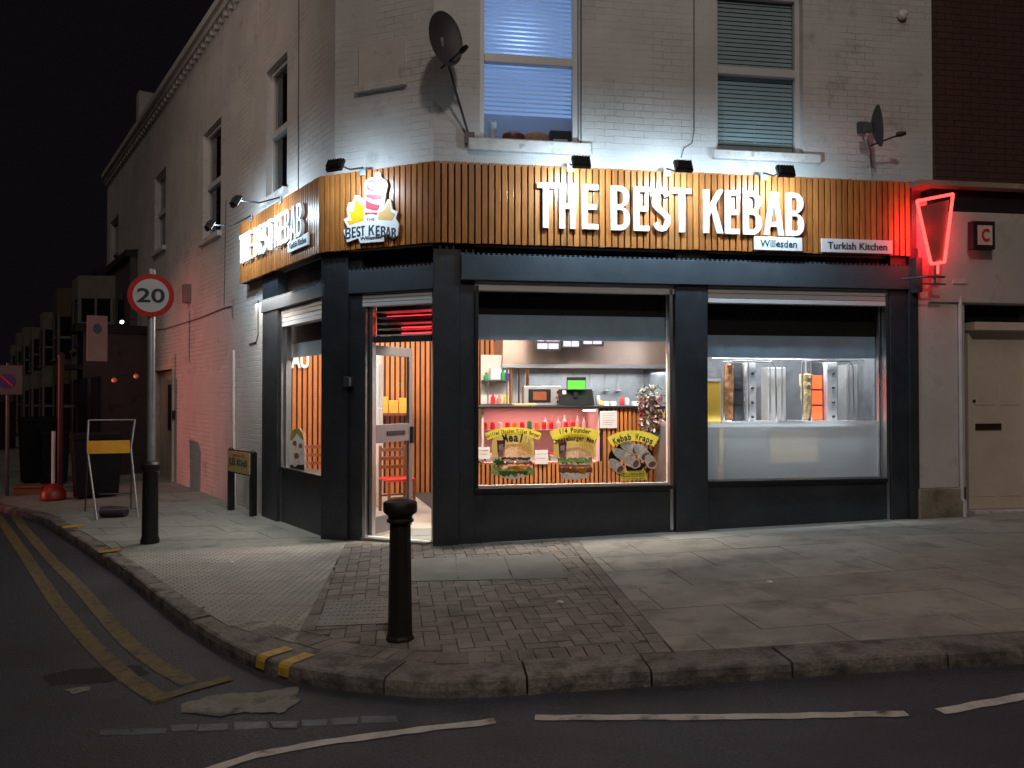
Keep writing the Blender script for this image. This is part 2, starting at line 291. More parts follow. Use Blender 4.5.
# block capitals, height 1
def glyph(mb, ch, x, z, w, h, t, y0, y1):
    q = lambda a, b: (x+a*w, z+b*h)
    tx = t/w; tz = t/h*.92
    R = lambda a, b, c, d: mb.prism([q(a, c), q(b, c), q(b, d), q(a, d)], y0, y1)
    if ch == 'T': R(0, 1, 1-tz, 1); R(.5-tx/2, .5+tx/2, 0, 1-tz)
    if ch == 'H': R(0, tx, 0, 1); R(1-tx, 1, 0, 1); R(tx, 1-tx, .5-tz/2, .5+tz/2)
    if ch == 'E': R(0, tx, 0, 1); R(tx, 1, 0, tz); R(tx, 1, 1-tz, 1); R(tx, .9, .5-tz/2, .5+tz/2)
    if ch == 'K':
        R(0, tx, 0, 1)
        mb.prism([q(tx, .38), q(tx, .62), q(1-tx*1.05, 1), q(1, 1)][::1], y0, y1)
        mb.prism([q(.42, .50), q(.58, .665), q(1, 0), q(1-tx*1.1, 0)], y0, y1)
    if ch == 'A':
        mb.prism([q(0, 0), q(tx, 0), q(.5, .82), q(.5, 1), q(.5-tx*.55, 1)], y0, y1); mb.prism([q(1-tx, 0), q(1, 0), q(.5+tx*.55, 1), q(.5, 1), q(.5, .82)], y0, y1)
        mb.prism([q(.33, .2), q(.67, .2), q(.62, .2+tz*.9), q(.38, .2+tz*.9)], y0, y1)
    def lobe(z0, z1, tb, tt, wr):
        ro = min((z1-z0)/2, .24); rx = ro*h/w*.9
        O = [q(tx, z1)]; I = [q(tx, z1-tt)]
        for k in range(9):
            a = PI/2-PI/2*k/8; O.append(q(wr-rx+rx*math.cos(a), z1-ro+ro*math.sin(a))); I.append(q(wr-tx-(rx*.45)+(rx*.45)*math.cos(a), z1-tt-ro*.35+ro*.35*math.sin(a)))
        for k in range(9):
            a = -PI/2*k/8; O.append(q(wr-rx+rx*math.cos(a), z0+ro+ro*math.sin(a))); I.append(q(wr-tx-(rx*.45)+(rx*.45)*math.cos(a), z0+tb+ro*.35+ro*.35*math.sin(a)))
        O.append(q(tx, z0)); I.append(q(tx, z0+tb)); mb.strip(O, I, y0, y1)
    if ch == 'B': R(0, tx, 0, 1); lobe(.52, 1, tz/2, tz, .96); lobe(0, .52, tz, tz/2, 1)
    if ch == 'S':
        pts = []
        for a in range(20, 181, 16): pts.append((.5+.5*math.cos(math.radians(a)), .74+.26*math.sin(math.radians(a))))
        pts += [(.0, .68), (.06, .60), (.25, .53), (.5, .475), (.76, .41), (.95, .34), (1, .26)]
        for a in range(0, -161, -16): pts.append((.5+.5*math.cos(math.radians(a)), .26+.26*math.sin(math.radians(a))))
        n = len(pts); O = []; I = []
        for k in range(n):
            p = pts[k]; P = Vector((p[0]*w, p[1]*h)); c = Vector((.5*w, (.74 if k < n*.42 else .26)*h))
            a = Vector((pts[max(k-1, 0)][0]*w, pts[max(k-1, 0)][1]*h)); b = Vector((pts[min(k+1, n-1)][0]*w, pts[min(k+1, n-1)][1]*h)); d = (b-a).normalized(); nr = Vector((-d.y, d.x))
            # upper half turns left with outside on the right hand side
            f = max(0, min(1, (k-10)/7)); off = t*(f*1.0)
            O.append((x+(P+nr*off-nr*0).x, z+(P+nr*off).y)) if 0 else None
            A = P+nr*t*(1-f) if True else P; Bp = P-nr*t*f
            O.append((x+A.x, z+A.y)); I.append((x+Bp.x, z+Bp.y))
        mb.strip(O, I, y0, y1)
def word(mb, spec, z, h, t, y0, y1):
    for ch, a, b in spec: glyph(mb, ch, a, z, b-a, h, t, y0, y1)
# ================================================================ GROUND
road_off = -.092
def gv(x, y, off=0): return (x, y, zg(x, y)+off)
ro = MB(); G = 60
xs = [-400, -60, -20, -8, 0, 8, 20, 60, 400]; ys = [-200, -20, 0, 5, 12, 30, 80, 400]
def zfar(x, y): return zg(max(-22, min(22, x)), max(-10, min(60, y)))+road_off
for i in range(len(xs)-1):
    for j in range(len(ys)-1): ro.quad(*[(x, y, zfar(x, y)) for x, y in ((xs[i], ys[j]), (xs[i+1], ys[j]), (xs[i+1], ys[j+1]), (xs[i], ys[j+1]))])
ro = MB(); xs = [-400, -60, -22, -8, 0, 8, 22, 60, 400]; ys = [-200, -10, 0, 5, 12, 30, 60, 400]
for i in range(len(xs)-1):
    for j in range(len(ys)-1): ro.quad(*[(x, y, zfar(x, y)) for x, y in ((xs[i], ys[j]), (xs[i+1], ys[j]), (xs[i+1], ys[j+1]), (xs[i], ys[j+1]))])
struct('road', ro, 'asphalt')
kpx = [(43, 523), (88, 553), (129, 582), (157, 606), (184, 628), (212, 647), (242, 664), (266, 675), (292, 683), (340, 690), (390, 696), (440, 700), (520, 696), (600, 690), (690, 685), (770, 680), (854, 674), (940, 669), (1024, 664)]
kp = [gp(a, b, road_off) for a, b in kpx]; kp = [Vector((p.x, p.y)) for p in kp]
dS = -Vector((S.u.x, S.u.y))
k0 = kp[0]; far = [k0+dS*d+Vector((-1, 0))*min(d, 4)*.35 for d in (60, 30, 16, 9, 4, 2)]
kp = far+kp; dR = (kp[-1]-kp[-4]).normalized(); kp += [kp[-1]+dR*3, kp[-1]+dR*30]
# resample
def resample(P, step):
    out = [P[0]]; acc = 0
    for a, b in zip(P, P[1:]):
        L = (b-a).length; d = step-acc
        while d <= L: out.append(a+(b-a)*(d/L)); d += step
        acc = (L-(d-step))
    return out
def smoothp(P, it=2):
    for _ in range(it): P = [P[0]]+[(P[i-1]+P[i]*2+P[i+1])/4 for i in range(1, len(P)-1)]+[P[-1]]
    return P
kr = smoothp(resample(kp, .12), 3)
def nrm(P, i):
    d = (P[min(i+1, len(P)-1)]-P[max(i-1, 0)]).normalized(); return Vector((-d.y, d.x))     # points to the pavement side
ks = MB(); inner = []
i = 0; N_ = len(kr); rnd = random.Random(3)
for j in range(N_):
    P = kr[j]; fw = .15 if P.x < -2.2 else (.30 if P.x > -1.6 else .15+.15*(P.x+2.2)/.6); inner.append(P+nrm(kr, j)*fw)
while i < N_-1:
    ln = rnd.randint(6, 9) if kr[i].x > -1.8 else rnd.randint(5, 7); e = min(i+ln, N_-1)
    dz = rnd.uniform(-.006, .006); g0 = .04
    sec = []
    for j in range(i, e+1):
        a = kr[j].copy(); b = inner[j].copy()
        if j == i: d = (kr[j+1]-kr[j])*.055; a += d; b += d
        if j == e: d = (kr[j-1]-kr[j])*.055; a += d; b += d
        r = .028+rnd.uniform(-.006, .008); n = (b-a).normalized(); zt = dz+rnd.uniform(-.002, .002)
        sec.append([gv(*(a+n*rnd.uniform(0, .008)), -.14), gv(*(a+n*.002), -.05), gv(*(a+n*.006), -r+zt), gv(*(a+n*r*.35), -r*.3+zt), gv(*(a+n*r), zt), gv(*b, zt), gv(*b, -.14)])
    b0 = len(ks.v)
    for s_ in sec: ks.v += s_
    m_ = 7
    for q in range(len(sec)-1):
        for r_ in range(m_-1): ks.f.append((b0+q*m_+r_, b0+(q+1)*m_+r_, b0+(q+1)*m_+r_+1, b0+q*m_+r_+1))
    ks.f.append(tuple(b0+r_ for r_ in range(m_))); ks.f.append(tuple(b0+(len(sec)-1)*m_+r_ for r_ in range(m_-1, -1, -1)))
    i = e
struct('kerb', ks, 'granite')
# pavement base (bedding) sheet
pav = MB(); bx = [gv(p.x, p.y, -.018) for p in inner]
back = Vector((14, 16)); pe = inner[-1]; ps = inner[0]
bn = [(pe+Vector((0, 14))), (ps+Vector((22, 6)))]
pav.poly(bx+[gv(p.x, p.y, -.018) for p in bn])
me_ = mkmesh('pavement_bed', pav, 'mortar'); bm = bmesh.new(); bm.from_mesh(me_); bmesh.ops.triangulate(bm, faces=bm.faces); bm.to_mesh(me_); bm.free()
struct('pavement_bed', me_, 'mortar')
poly_in = [(p.x, p.y) for p in inner]+[(p.x, p.y) for p in bn]
L1a = gp(572, 540); L1b = gp(664, 650); L2a = gp(345, 545); L2b = gp(298, 634)
d1 = (L1b-L1a).normalized(); d2 = (L2b-L2a).normalized()
def side(p, a, d): return d.x*(p[1]-a.y)-d.y*(p[0]-a.x)    # >0 : to the right seen from the camera (east)
def inbuild(p, m=0.0):
    q = Vector((p[0], p[1], 0))
    return (q-F.o).dot(F.n) > .1+m and (q-K.o).dot(K.n) > .1+m and (q-S.o).dot(S.n) > .1+m
def near_kerb(p, dist):
    P = Vector(p); best = 9
    for q in inner[::2]:
        d = (P-q).length
        if d < best: best = d
    return best < dist
def block(mb, cx, cy, hx, hy, ang, dzr, tilt, gap=.004, dep=.02):
    ca, sa = math.cos(ang), math.sin(ang); dz = rnd.uniform(-dzr, dzr); t1 = rnd.uniform(-tilt, tilt); t2 = rnd.uniform(-tilt, tilt); pts = []
    for zz in (-dep, 0):
        for sx, sy in ((-1, -1), (1, -1), (1, 1), (-1, 1)):
            a = sx*(hx-gap); b = sy*(hy-gap); x = cx+a*ca-b*sa; y = cy+a*sa+b*ca
            pts.append(gv(x, y, zz+dz+t1*a+t2*b))
    mb.hexa(pts)
angF = math.atan2(F.u.y, F.u.x)
conc = [gp(405, 560), gp(552, 555), gp(568, 579), gp(402, 582)]; cpoly = [(p.x, p.y) for p in conc]
cov = [gp(328, 601), gp(392, 599), gp(390, 624), gp(316, 627)]; vpoly = [(p.x, p.y) for p in cov]
# clip slabs by L1 with polygons: build each slab as a clipped polygon prism
def clip(P, fn):
    out = []
    for i in range(len(P)):
        a_, b_ = P[i], P[(i+1) % len(P)]; fa, fb = fn(a_), fn(b_)
        if fa >= 0: out.append(a_)
        if (fa >= 0) != (fb >= 0): t = fa/(fa-fb); out.append((a_[0]+(b_[0]-a_[0])*t, a_[1]+(b_[1]-a_[1])*t))
    return out
def cell(mb, P, dz=0, tilt=0, dep=.02):
    if len(P) < 3: return
    ar = 0
    for i in range(len(P)): ar += P[i][0]*P[(i+1) % len(P)][1]-P[(i+1) % len(P)][0]*P[i][1]
    if abs(ar) < .004: return
    n = len(P); i = len(mb.v); cx = sum(p[0] for p in P)/n; cy = sum(p[1] for p in P)/n; t1 = rnd.uniform(-tilt, tilt); t2 = rnd.uniform(-tilt, tilt)
    f = lambda p: dz+t1*(p[0]-cx)+t2*(p[1]-cy)
    mb.v += [gv(p[0], p[1], f(p)) for p in P]+[gv(p[0], p[1], -dep) for p in P]
    mb.f.append(tuple(range(i, i+n)))
    for k in range(n): mb.f.append((i+k, i+n+k, i+n+(k+1) % n, i+(k+1) % n))
kline = [(inner[j], nrm(inner, j)) for j in range(0, len(inner), 3)]
def kclip(P):
    cx = sum(p[0] for p in P)/len(P); cy = sum(p[1] for p in P)/len(P)
    q, n = min(kline, key=lambda t: (t[0].x-cx)**2+(t[0].y-cy)**2)
    return clip(P, lambda p: (p[0]-q.x)*n.x+(p[1]-q.y)*n.y-.004)
# herringbone pavers, cut to the edges of their area
hb = MB(); a = .105; o0 = gp(440, 640); ca, sa = math.cos(angF), math.sin(angF)
def rectp(cx, cy, hx, hy, ang, gap=.0035):
    c_, s_ = math.cos(ang), math.sin(ang); return [(cx+u*(hx-gap)*c_-v*(hy-gap)*s_, cy+u*(hx-gap)*s_+v*(hy-gap)*c_) for u, v in ((-1, -1), (1, -1), (1, 1), (-1, 1))]
def kclip2(P, d):
    cx = sum(p[0] for p in P)/len(P); cy = sum(p[1] for p in P)/len(P)
    q, n = min(kline, key=lambda t: (t[0].x-cx)**2+(t[0].y-cy)**2)
    return clip(P, lambda p: (p[0]-q.x)*n.x+(p[1]-q.y)*n.y-d)
for r in range(-30, 50):
    for c in range(-40, 50):
        res = (c-r) % 4
        if res == 0: lx, ly, hx, hy = c*a+a, r*a+a/2, a, a/2
        elif res == 3: lx, ly, hx, hy = c*a+a/2, r*a+a, a/2, a
        else: continue
        x = o0.x+lx*ca-ly*sa; y = o0.y+lx*sa+ly*ca
        if not inpoly(x, y, poly_in) or inbuild((x, y), .2): continue
        P = clip(rectp(x, y, hx, hy, angF), lambda p: -side(p, L1a, d1)-.056)
        if len(P) > 2: P = clip(P, lambda p: side(p, L2a, d2)-.004)
        if len(P) > 2: P = kclip2(P, .208)
        if len(P) > 2: cell(hb, P, rnd.uniform(-.002, .002), .012)
cin = resample(inner, .105)
for j in range(1, len(cin)-1):
    P = cin[j]; n = nrm(cin, j); d = cin[j+1]-cin[j]; q = P+n*.105
    if P.x < gp(215, 640).x: continue
    Q = clip(rectp(q.x, q.y, .0525, .10, math.atan2(d.y, d.x)), lambda p: -side(p, L1a, d1)+.05)
    if len(Q) > 2: cell(hb, Q, rnd.uniform(-.002, .002), .01)
t = -.4
while t < 3.6:
    p = L1a+d1*t; q = (p.x, p.y); t += .21
    if inpoly(q[0], q[1], poly_in) and not inbuild(q, .1):
        Q = kclip2(rectp(q[0], q[1], .105, .052, math.atan2(d1.y, d1.x)), .208)
        if len(Q) > 2: cell(hb, Q, rnd.uniform(-.002, .002), .01)
struct('paver_paving', hb, 'paver')
# slabs
def slabs(name, mat, frx, test, w, h, rows, cols, ox=0, oy=0):
    mb = MB(); ang = math.atan2(frx.u.y, frx.u.x)
    for r in range(*rows):
        for c in range(*cols):
            lx = ox+(c+.5*(r % 2))*w; ly = oy-(r+.5)*h; p = frx.w(lx, ly); 
            if not test((p.x, p.y)): continue
            block(mb, p.x, p.y, w/2, h/2, ang, .0012, .0015, .003)
    return mb
def inring(q, m): return inpoly(q[0], q[1], poly_in) and not inbuild(q, m)
sl = MB(); w_, h_ = .92, .61
for r in range(0, 9):
    for c in range(-2, 16):
        x0 = c*w_+.46*(r % 2)-.3; x1 = x0+w_-.007; y0 = .3-(r+1)*h_; y1 = y0+h_-.007
        P = [tuple(F.w(x, y).xy) for x, y in ((x0, y0), (x1, y0), (x1, y1), (x0, y1))]
        P = clip(P, lambda p: side(p, L1a, d1)-.055)
        if len(P) > 2: P = kclip(P)
        if len(P) > 2: cell(sl, P, rnd.uniform(-.0015, .0015), .002)
struct('slab_paving', sl, 'slab')
# tactile and side slabs, left of L2
T0 = gp(124, 549); T1 = gp(345, 545); dT = (T1-T0).normalized(); tl = MB(); dots = MB(); angS = math.atan2(dT.y, dT.x)
nT = Vector((-dT.y, dT.x, 0))
for r in range(-8, 1):
    for c in range(-6, 12):
        def LW(a_, b_): p = T0+dT*a_+nT*b_; return (p.x, p.y)
        x0 = c*.4; y0 = (r-1)*.4
        P = [LW(x0, y0), LW(x0+.395, y0), LW(x0+.395, y0+.395), LW(x0, y0+.395)]
        P = clip(P, lambda p: -side(p, L2a, d2)-.0)
        if len(P) > 2: P = kclip(P)
        if len(P) > 2:
            cell(tl, P, rnd.uniform(-.001, .001), .001)
            for di in range(6):
                for dj in range(6):
                    p = LW(x0+.033+di*.0665, y0+.033+dj*.0665)
                    if inpoly(p[0], p[1], P):
                        z = zg(*p); b0 = len(dots.v)
                        for rr, zz in ((.0135, .0), (.009, .0055)):
                            for k in range(7): dots.v.append((p[0]+rr*math.cos(k*2*PI/7), p[1]+rr*math.sin(k*2*PI/7), z+zz))
                        dots.f.append(tuple(b0+7+k for k in range(7)))
                        for k in range(7): dots.f.append((b0+k, b0+(k+1) % 7, b0+7+(k+1) % 7, b0+7+k))
b0 = len(tl.v); tl.v += dots.v; tl.f += [tuple(b0+i for i in f) for f in dots.f]
struct('tactile_paving', tl, 'tactile')
ss = MB()
for r in range(0, 60):
    for c in range(-3, 18):
        x0 = c*.75+.37*(r % 2)+.0; x1 = x0+.743; y0 = r*.6; y1 = y0+.593
        def LW2(a_, b_): p = T0+dT*a_+nT*b_-Vector((S.u.x, S.u.y, 0))*0; return (p.x, p.y)
        P = []
        for a_, b_ in ((x0, y0), (x1, y0), (x1, y1), (x0, y1)):
            p = T0+dT*a_+nT*0-Vector((S.u.x, S.u.y, 0))*b_; P.append((p.x, p.y))
        P = kclip(P)
        if len(P) > 2 and P[0][1] < 45 and not inbuild(P[0], .5) : cell(ss, P, rnd.uniform(-.0015, .0015), .002)
# infill between L2, the tactile top and the shop
for c in range(-1, 8):
    for r in range(0, 4):
        P = []
        for a_, b_ in ((c*.6, r*.45+.005), (c*.6+.594, r*.45+.005), (c*.6+.594, r*.45+.444), (c*.6, r*.45+.444)):
            p = T0+dT*(a_)+nT*b_; P.append((p.x, p.y))
        e2 = Vector((S.u.x, S.u.y)); 
        P = clip(P, lambda p: (p[0]-T1.x)*(-e2.y)+(p[1]-T1.y)*e2.x if 0 else 1)
struct('side_paving', ss, 'slab_side')
def flat(name, px, mat, off, kind=True):
    P = [gp(a_, b_, off) for a_, b_ in px]
    if 'patch' in mat:
        rj = random.Random(len(px)); Q = []
        for a_, b_ in zip(P, P[1:]+P[:1]):
            n = max(1, int((b_-a_).length/.03)); Q += [a_.lerp(b_, k/n)+Vector((rj.uniform(-.011, .011), rj.uniform(-.011, .011), 0)) for k in range(n)]
        P = Q
    mb = MB(); mb.poly([tuple(p) for p in P]); me2 = mkmesh(name, mb, mat); bm = bmesh.new(); bm.from_mesh(me2); bmesh.ops.triangulate(bm, faces=bm.faces); bm.to_mesh(me2); bm.free(); return struct(name, me2, mat)
cm = MB()
for u0, u1 in ((0, .335), (.345, .665), (.675, 1)):
    P = [conc[0].lerp(conc[1], u0), conc[0].lerp(conc[1], u1), conc[3].lerp(conc[2], u1), conc[3].lerp(conc[2], u0)]
    cell(cm, [(p.x, p.y) for p in P], .007, .001)
struct('chamber_covers', cm, 'concrete')
cm = MB(); cell(cm, vpoly, .007)
for i in range(14):
    for j in range(7):
        u = (i+.5)/14; v = (j+.5)/7; p = (cov[0].lerp(cov[1], u)).lerp(cov[3].lerp(cov[2], u), v)
        cm.box(-.012, .012, -.004, .004, zg(p.x, p.y)+.006, zg(p.x, p.y)+.0095, Matrix.Translation((p.x, p.y, 0)) @ Matrix.Rotation((.8 if (i+j) % 2 else -.8), 4, 'Z'))
o = obj('drain_cover', cm, 'cover_metal'); tag(o, 'grey patterned metal drain cover set in the brick paving left of the bollard', 'drain cover')
# road markings
def ribbon(pts, w0, off, mat, name, rag=.0):
    P = [gp(a_, b_, road_off) for a_, b_ in pts]; P = resample([Vector((p.x, p.y)) for p in P], .08); P = smoothp(P, 4); mb = MB(); r2 = random.Random(9)
    A = []; B = []
    for j in range(len(P)):
        n = nrm(P, j); A.append(gv(*(P[j]+n*(w0/2+r2.uniform(-rag, rag))), road_off+off)); B.append(gv(*(P[j]-n*(w0/2+r2.uniform(-rag, rag))), road_off+off))
    for j in range(len(P)-1): mb.quad(B[j], B[j+1], A[j+1], A[j])
    return struct(name, mb, mat)
ribbon([(-30, 480), (4, 525), (30, 563), (55, 601), (80, 632), (102, 656), (130, 680), (165, 703)], .115, .004, 'line_yellow', 'yellow_line', .004)
ribbon([(-10, 480), (23, 527), (48, 556), (78, 586), (104, 616), (129, 644), (155, 664), (190, 684)], .115, .004, 'line_yellow', 'yellow_line', .004)
ribbon([(150, 702), (190, 690), (238, 677)], .09, .008, 'line_yellow', 'yellow_line', .004)
ribbon([(205, 772), (245, 757), (330, 742), (420, 730), (500, 721)], .07, .004, 'line_white', 'white_line', .008)
ribbon([(535, 718), (640, 718), (760, 717), (912, 714)], .07, .004, 'line_white', 'white_line', .006)
ribbon([(940, 712), (1024, 697), (1100, 684)], .075, .004, 'line_white', 'white_line', .006)
flat('cement_patch', [(182, 704), (215, 694), (262, 692), (298, 686), (300, 700), (283, 713), (245, 712), (222, 716), (180, 712)], 'cement_patch', road_off+.006)
flat('worn_marking', [(42, 676), (75, 669), (140, 665), (150, 674), (110, 682), (50, 686)], 'asphalt_patch', road_off+.002)
flat('worn_marking', [(65, 689), (90, 686), (92, 690), (72, 694)], 'cement_patch', road_off+.006)
st = MB(); r4 = random.Random(5); x = 96
while x < 372:
    wv = r4.uniform(28, 42); y = 733-(x-96)*.045+r4.uniform(-1, 1)
    P = [gp(x, y+4, road_off), gp(x+wv-3, y+3, road_off), gp(x+wv-2, y-4, road_off), gp(x+1, y-3, road_off)]
    P = [p+Vector((r4.uniform(-.012, .012), r4.uniform(-.012, .012), 0)) for p in P]; st.hexa([gv(p.x, p.y, road_off-.02) for p in P]+[gv(p.x, p.y, road_off+.002+r4.uniform(0, .005)) for p in P]); x += wv
struct('gutter_setts', st, 'setts', bevel=.004)
# yellow loading marks painted over the kerb stones
km = MB()
for px in ((258, 660), (279, 668)):
    c = gp(*px, 0); jn = min(range(len(kr)), key=lambda q: (kr[q].x-c.x)**2+(kr[q].y-c.y)**2); d = (kr[jn+1]-kr[jn-1]).normalized(); n = Vector((-d.y, d.x)); c2 = kr[jn]; b0 = len(km.v)
    for t_ in (-.05, .05):
        for a_, z in ((-.005, -.07), (-.002, -.022), (.008, -.004), (.03, .0065), (.17, .0065)): q = c2+d*(t_)+n*a_+n*(.04 if a_ > .1 else 0); km.v.append(gv(q.x, q.y, z))
    for k in range(4): km.f.append((b0+k, b0+k+1, b0+5+k+1, b0+5+k))
struct('kerb_marks', km, 'mark_yellow')
for px in ([(62, 526), (84, 524), (84, 526), (63, 528.5)], [(97, 550), (120, 548), (121, 550.5), (99, 553)]): flat('edge_marks', px, 'mark_yellow', .008)
# ================================================================ MAIN BUILDING
bld = fthing('corner_building', 'white painted brick corner building above the dark kebab shop front', 'building', F, 2.5, .3, 0)
WY = .16
xr = F.x(WY, 932, 100)                          # right end of upper wall
U1 = F.x(WY, 433.5, 100); pU1 = F.w(U1, WY); xs2 = S.x(WY, 335, 100); pU2 = S.w(xs2, WY); KU = Fr(pU2.xy, pU1.xy)
xl = S.x(WY, 107, 250)
ZT = 9.2; ZB = 3.2
def wallgrid(x0, x1, z0, z1, holes, y, dep=.16):
    """wall face with openings and their reveals"""
    mb = MB(); X = sorted({x0, x1, *[h[0] for h in holes], *[h[1] for h in holes]}); Z = sorted({z0, z1, *[h[2] for h in holes], *[h[3] for h in holes]})
    for i in range(len(X)-1):
        for j in range(len(Z)-1):
            cx = (X[i]+X[i+1])/2; cz = (Z[j]+Z[j+1])/2
            if any(h[0] < cx < h[1] and h[2] < cz < h[3] for h in holes): continue
            mb.quad((X[i], y, Z[j]), (X[i+1], y, Z[j]), (X[i+1], y, Z[j+1]), (X[i], y, Z[j+1]))
    for h in holes:
        a_, b_, c, d = h
        mb.quad((a_, y, c), (a_, y+dep, c), (a_, y+dep, d), (a_, y, d)); mb.quad((b_, y, c), (b_, y+dep, c), (b_, y+dep, d), (b_, y, d))
        mb.quad((a_, y, d), (b_, y, d), (b_, y+dep, d), (a_, y+dep, d)); mb.quad((a_, y, c), (b_, y, c), (b_, y+dep, c), (a_, y+dep, c))
    # back face, so that the wall is a solid slab
    return mb
def rect(fr, y, px0, py0, px1, py1):
    pm_ = (px0+px1)/2; return (fr.x(y, px0, (py0+py1)/2), fr.x(y, px1, (py0+py1)/2), fr.z(y, pm_, py1), fr.z(y, pm_, py0))
wA = list(rect(F, WY, 480, -40, 579, 142)); wB = list(rect(F, WY, 716, -40, 803, 153)); wA[3] = wB[3] = 6.25
obj('upper_wall', wallgrid(U1, xr, ZB, ZT, [wA, wB], WY), 'painted_brick', bld, F)
obj('upper_wall', wallgrid(0, KU.len, ZB, ZT, [], 0), 'painted_brick', bld, KU)
sW = []
for (a_, b_, t_, s_) in ((266, 287, 62, 194), (203, 221, 126, 236), (155, 166, 172, 249), (111, 119, 218, 283)):
    m_ = (a_+b_)/2; sW.append((S.x(WY, a_, 150), S.x(WY, b_, 150), S.z(WY, m_, s_), S.z(WY, m_, t_)))
xpl = S.x(.08, 262, 400)
xd0, xd1 = S.x(WY, 156, 420), S.x(WY, 173, 420); dz0 = S.g(xd0, WY); dz1 = S.z(WY, 165, 370)
xsp = S.x(WY, 266, 400)
obj('side_wall', wallgrid(xl, xsp, -1.2, ZB, [(xd0, xd1, dz0, dz1)], WY), 'side_brick', bld, S)
obj('side_wall', wallgrid(xl, xs2, ZB, ZT-1.4, sW, WY), 'side_brick', bld, S)
mb = MB(); mb.quad((xl, WY, -1.2), (xl, 9, -1.2), (xl, 9, ZT-1.4), (xl, WY, ZT-1.4)); obj('end_wall', mb, 'side_brick', bld, S)
# parapet, eaves and roof
mb = MB(); z8 = 7.72; za = S.x(WY, 142, 100)
mb.box(xl, xs2, WY-.10, WY+.3, z8, z8+.10); mb.box(xl, xs2, WY-.16, WY+.3, z8+.10, z8+.22)
x = xl+.1
while x < xs2: mb.box(x, x+.1, WY-.07, WY, z8-.09, z8); x += .28
obj('eaves', mb, 'side_brick', bld, S)
mb = MB(); mb.box(za, xs2-.1, WY+.1, WY+.5, z8+.22, 8.35); mb.box(za-.35, za, WY-.06, WY+.7, z8+.22, 8.75); obj('parapet', mb, 'side_brick', bld, S)
mb = MB(); q = [S.w(xl, WY+.2), S.w(xs2, WY+.2), KU.w(KU.len, .05), F.w(xr, WY+.05), F.w(xr, 9), S.w(xl, 9)]
mb.poly([(p.x, p.y, 7.7) for p in q]); obj('roof', mb, 'roof_slate', bld)
# chamfer blind panel
a_, b_, c_, d_ = rect(KU, 0, 360, 42, 405, 84)
mb = MB(); t_ = .03
mb.box(a_, b_, -.03, 0, c_, d_); obj('blind_panel', mb, 'render_white', bld, KU, bevel=.004)
mb = MB(); mb.box(a_-.03, b_+.03, -.06, 0, c_-.07, c_-.002); obj('panel_sill', mb, 'stone_sill', bld, KU, bevel=.004)
def sash(h, fr, y, mid, fmat, blind, par, name='window', drop=0, gap=.05, blindbottom=None):
    x0, x1, z0, z1 = h; f = .055; mb = MB()
    mb.box(x0, x0+f, y, y+.07, z0, z1); mb.box(x1-f, x1, y, y+.07, z0, z1); mb.box(x0+f, x1-f, y, y+.07, z1-f, z1); mb.box(x0+f, x1-f, y, y+.07, z0, z0+f); mb.box(x0+f, x1-f, y-.015, y+.07, mid-.05, mid+.04)
    w = obj(name, mb, fmat, par, fr, bevel=.004)
    g = MB(); g.box(x0+f, x1-f, y+.035, y+.04, z0+f, mid-.05); g.box(x0+f, x1-f, y+.035, y+.04, mid+.04, z1-f); obj('pane', g, 'glass_dark', w, fr)
    if blind:
        bl = MB(); z = z1-f; lo = blindbottom if blindbottom else z0+f
        tilt = gap*(.66 if blind == 'blind_blue_glow' else .8)
        while z > lo: bl.hexa([(x0+f, y+.075, z-tilt), (x1-f, y+.075, z-tilt), (x1-f, y+.082, z), (x0+f, y+.082, z), (x0+f, y+.075, z-tilt+.002), (x1-f, y+.075, z-tilt+.002), (x1-f, y+.082, z+.002), (x0+f, y+.082, z+.002)]); z -= gap
        for u in (.12, .5, .88): bl.box(x0+f+(x1-x0-2*f)*u-.002, x0+f+(x1-x0-2*f)*u+.002, y+.07, y+.074, lo, z1-f)
        obj('blind', bl, blind, w, fr)
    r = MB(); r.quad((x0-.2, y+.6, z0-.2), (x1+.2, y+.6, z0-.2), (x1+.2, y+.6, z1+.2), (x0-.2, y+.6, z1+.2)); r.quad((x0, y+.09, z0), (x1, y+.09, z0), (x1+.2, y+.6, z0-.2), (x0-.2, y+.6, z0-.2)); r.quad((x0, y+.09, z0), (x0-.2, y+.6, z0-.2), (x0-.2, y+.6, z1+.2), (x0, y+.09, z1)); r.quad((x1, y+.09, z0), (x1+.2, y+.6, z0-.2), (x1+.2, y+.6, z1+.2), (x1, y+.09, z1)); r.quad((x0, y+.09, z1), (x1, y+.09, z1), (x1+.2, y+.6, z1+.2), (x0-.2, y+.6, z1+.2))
    return w, r
yW = WY+.08
mA = F.z(yW, 530, 60); mB_ = F.z(yW, 760, 72)
w, r = sash(wA, F, yW, mA, 'upvc', 'blind_blue_glow', bld, blindbottom=F.z(yW, 530, 112)); obj('room_lining', r, 'inner_white', w, F)
w, r = sash(wB, F, yW, mB_, 'upvc', 'blind_teal', bld); obj('room_lining', r, 'room_dark', w, F)
for h in sW:
    w, r = sash(h, S, yW, (h[2]+h[3])/2, 'upvc', None, bld, gap=.06); obj('room_lining', r, 'room_dark', w, S)
for h, (pa, pb), zb in ((wA, (468, 590), .13), (wB, (712, 818), .10)):
    mb = MB(); x0 = F.x(WY, pa, 150); x1 = F.x(WY, pb, 150); mb.box(x0, x1, WY-.07, WY+.12, h[2]-zb, h[2]-.002); obj('sill', mb, 'stone_sill', bld, F, bevel=.008)
for h in sW: mb = MB(); mb.box(h[0]-.06, h[1]+.06, WY-.07, WY+.1, h[2]-.09, h[2]-.002); obj('sill', mb, 'stone_sill', bld, S, bevel=.006)
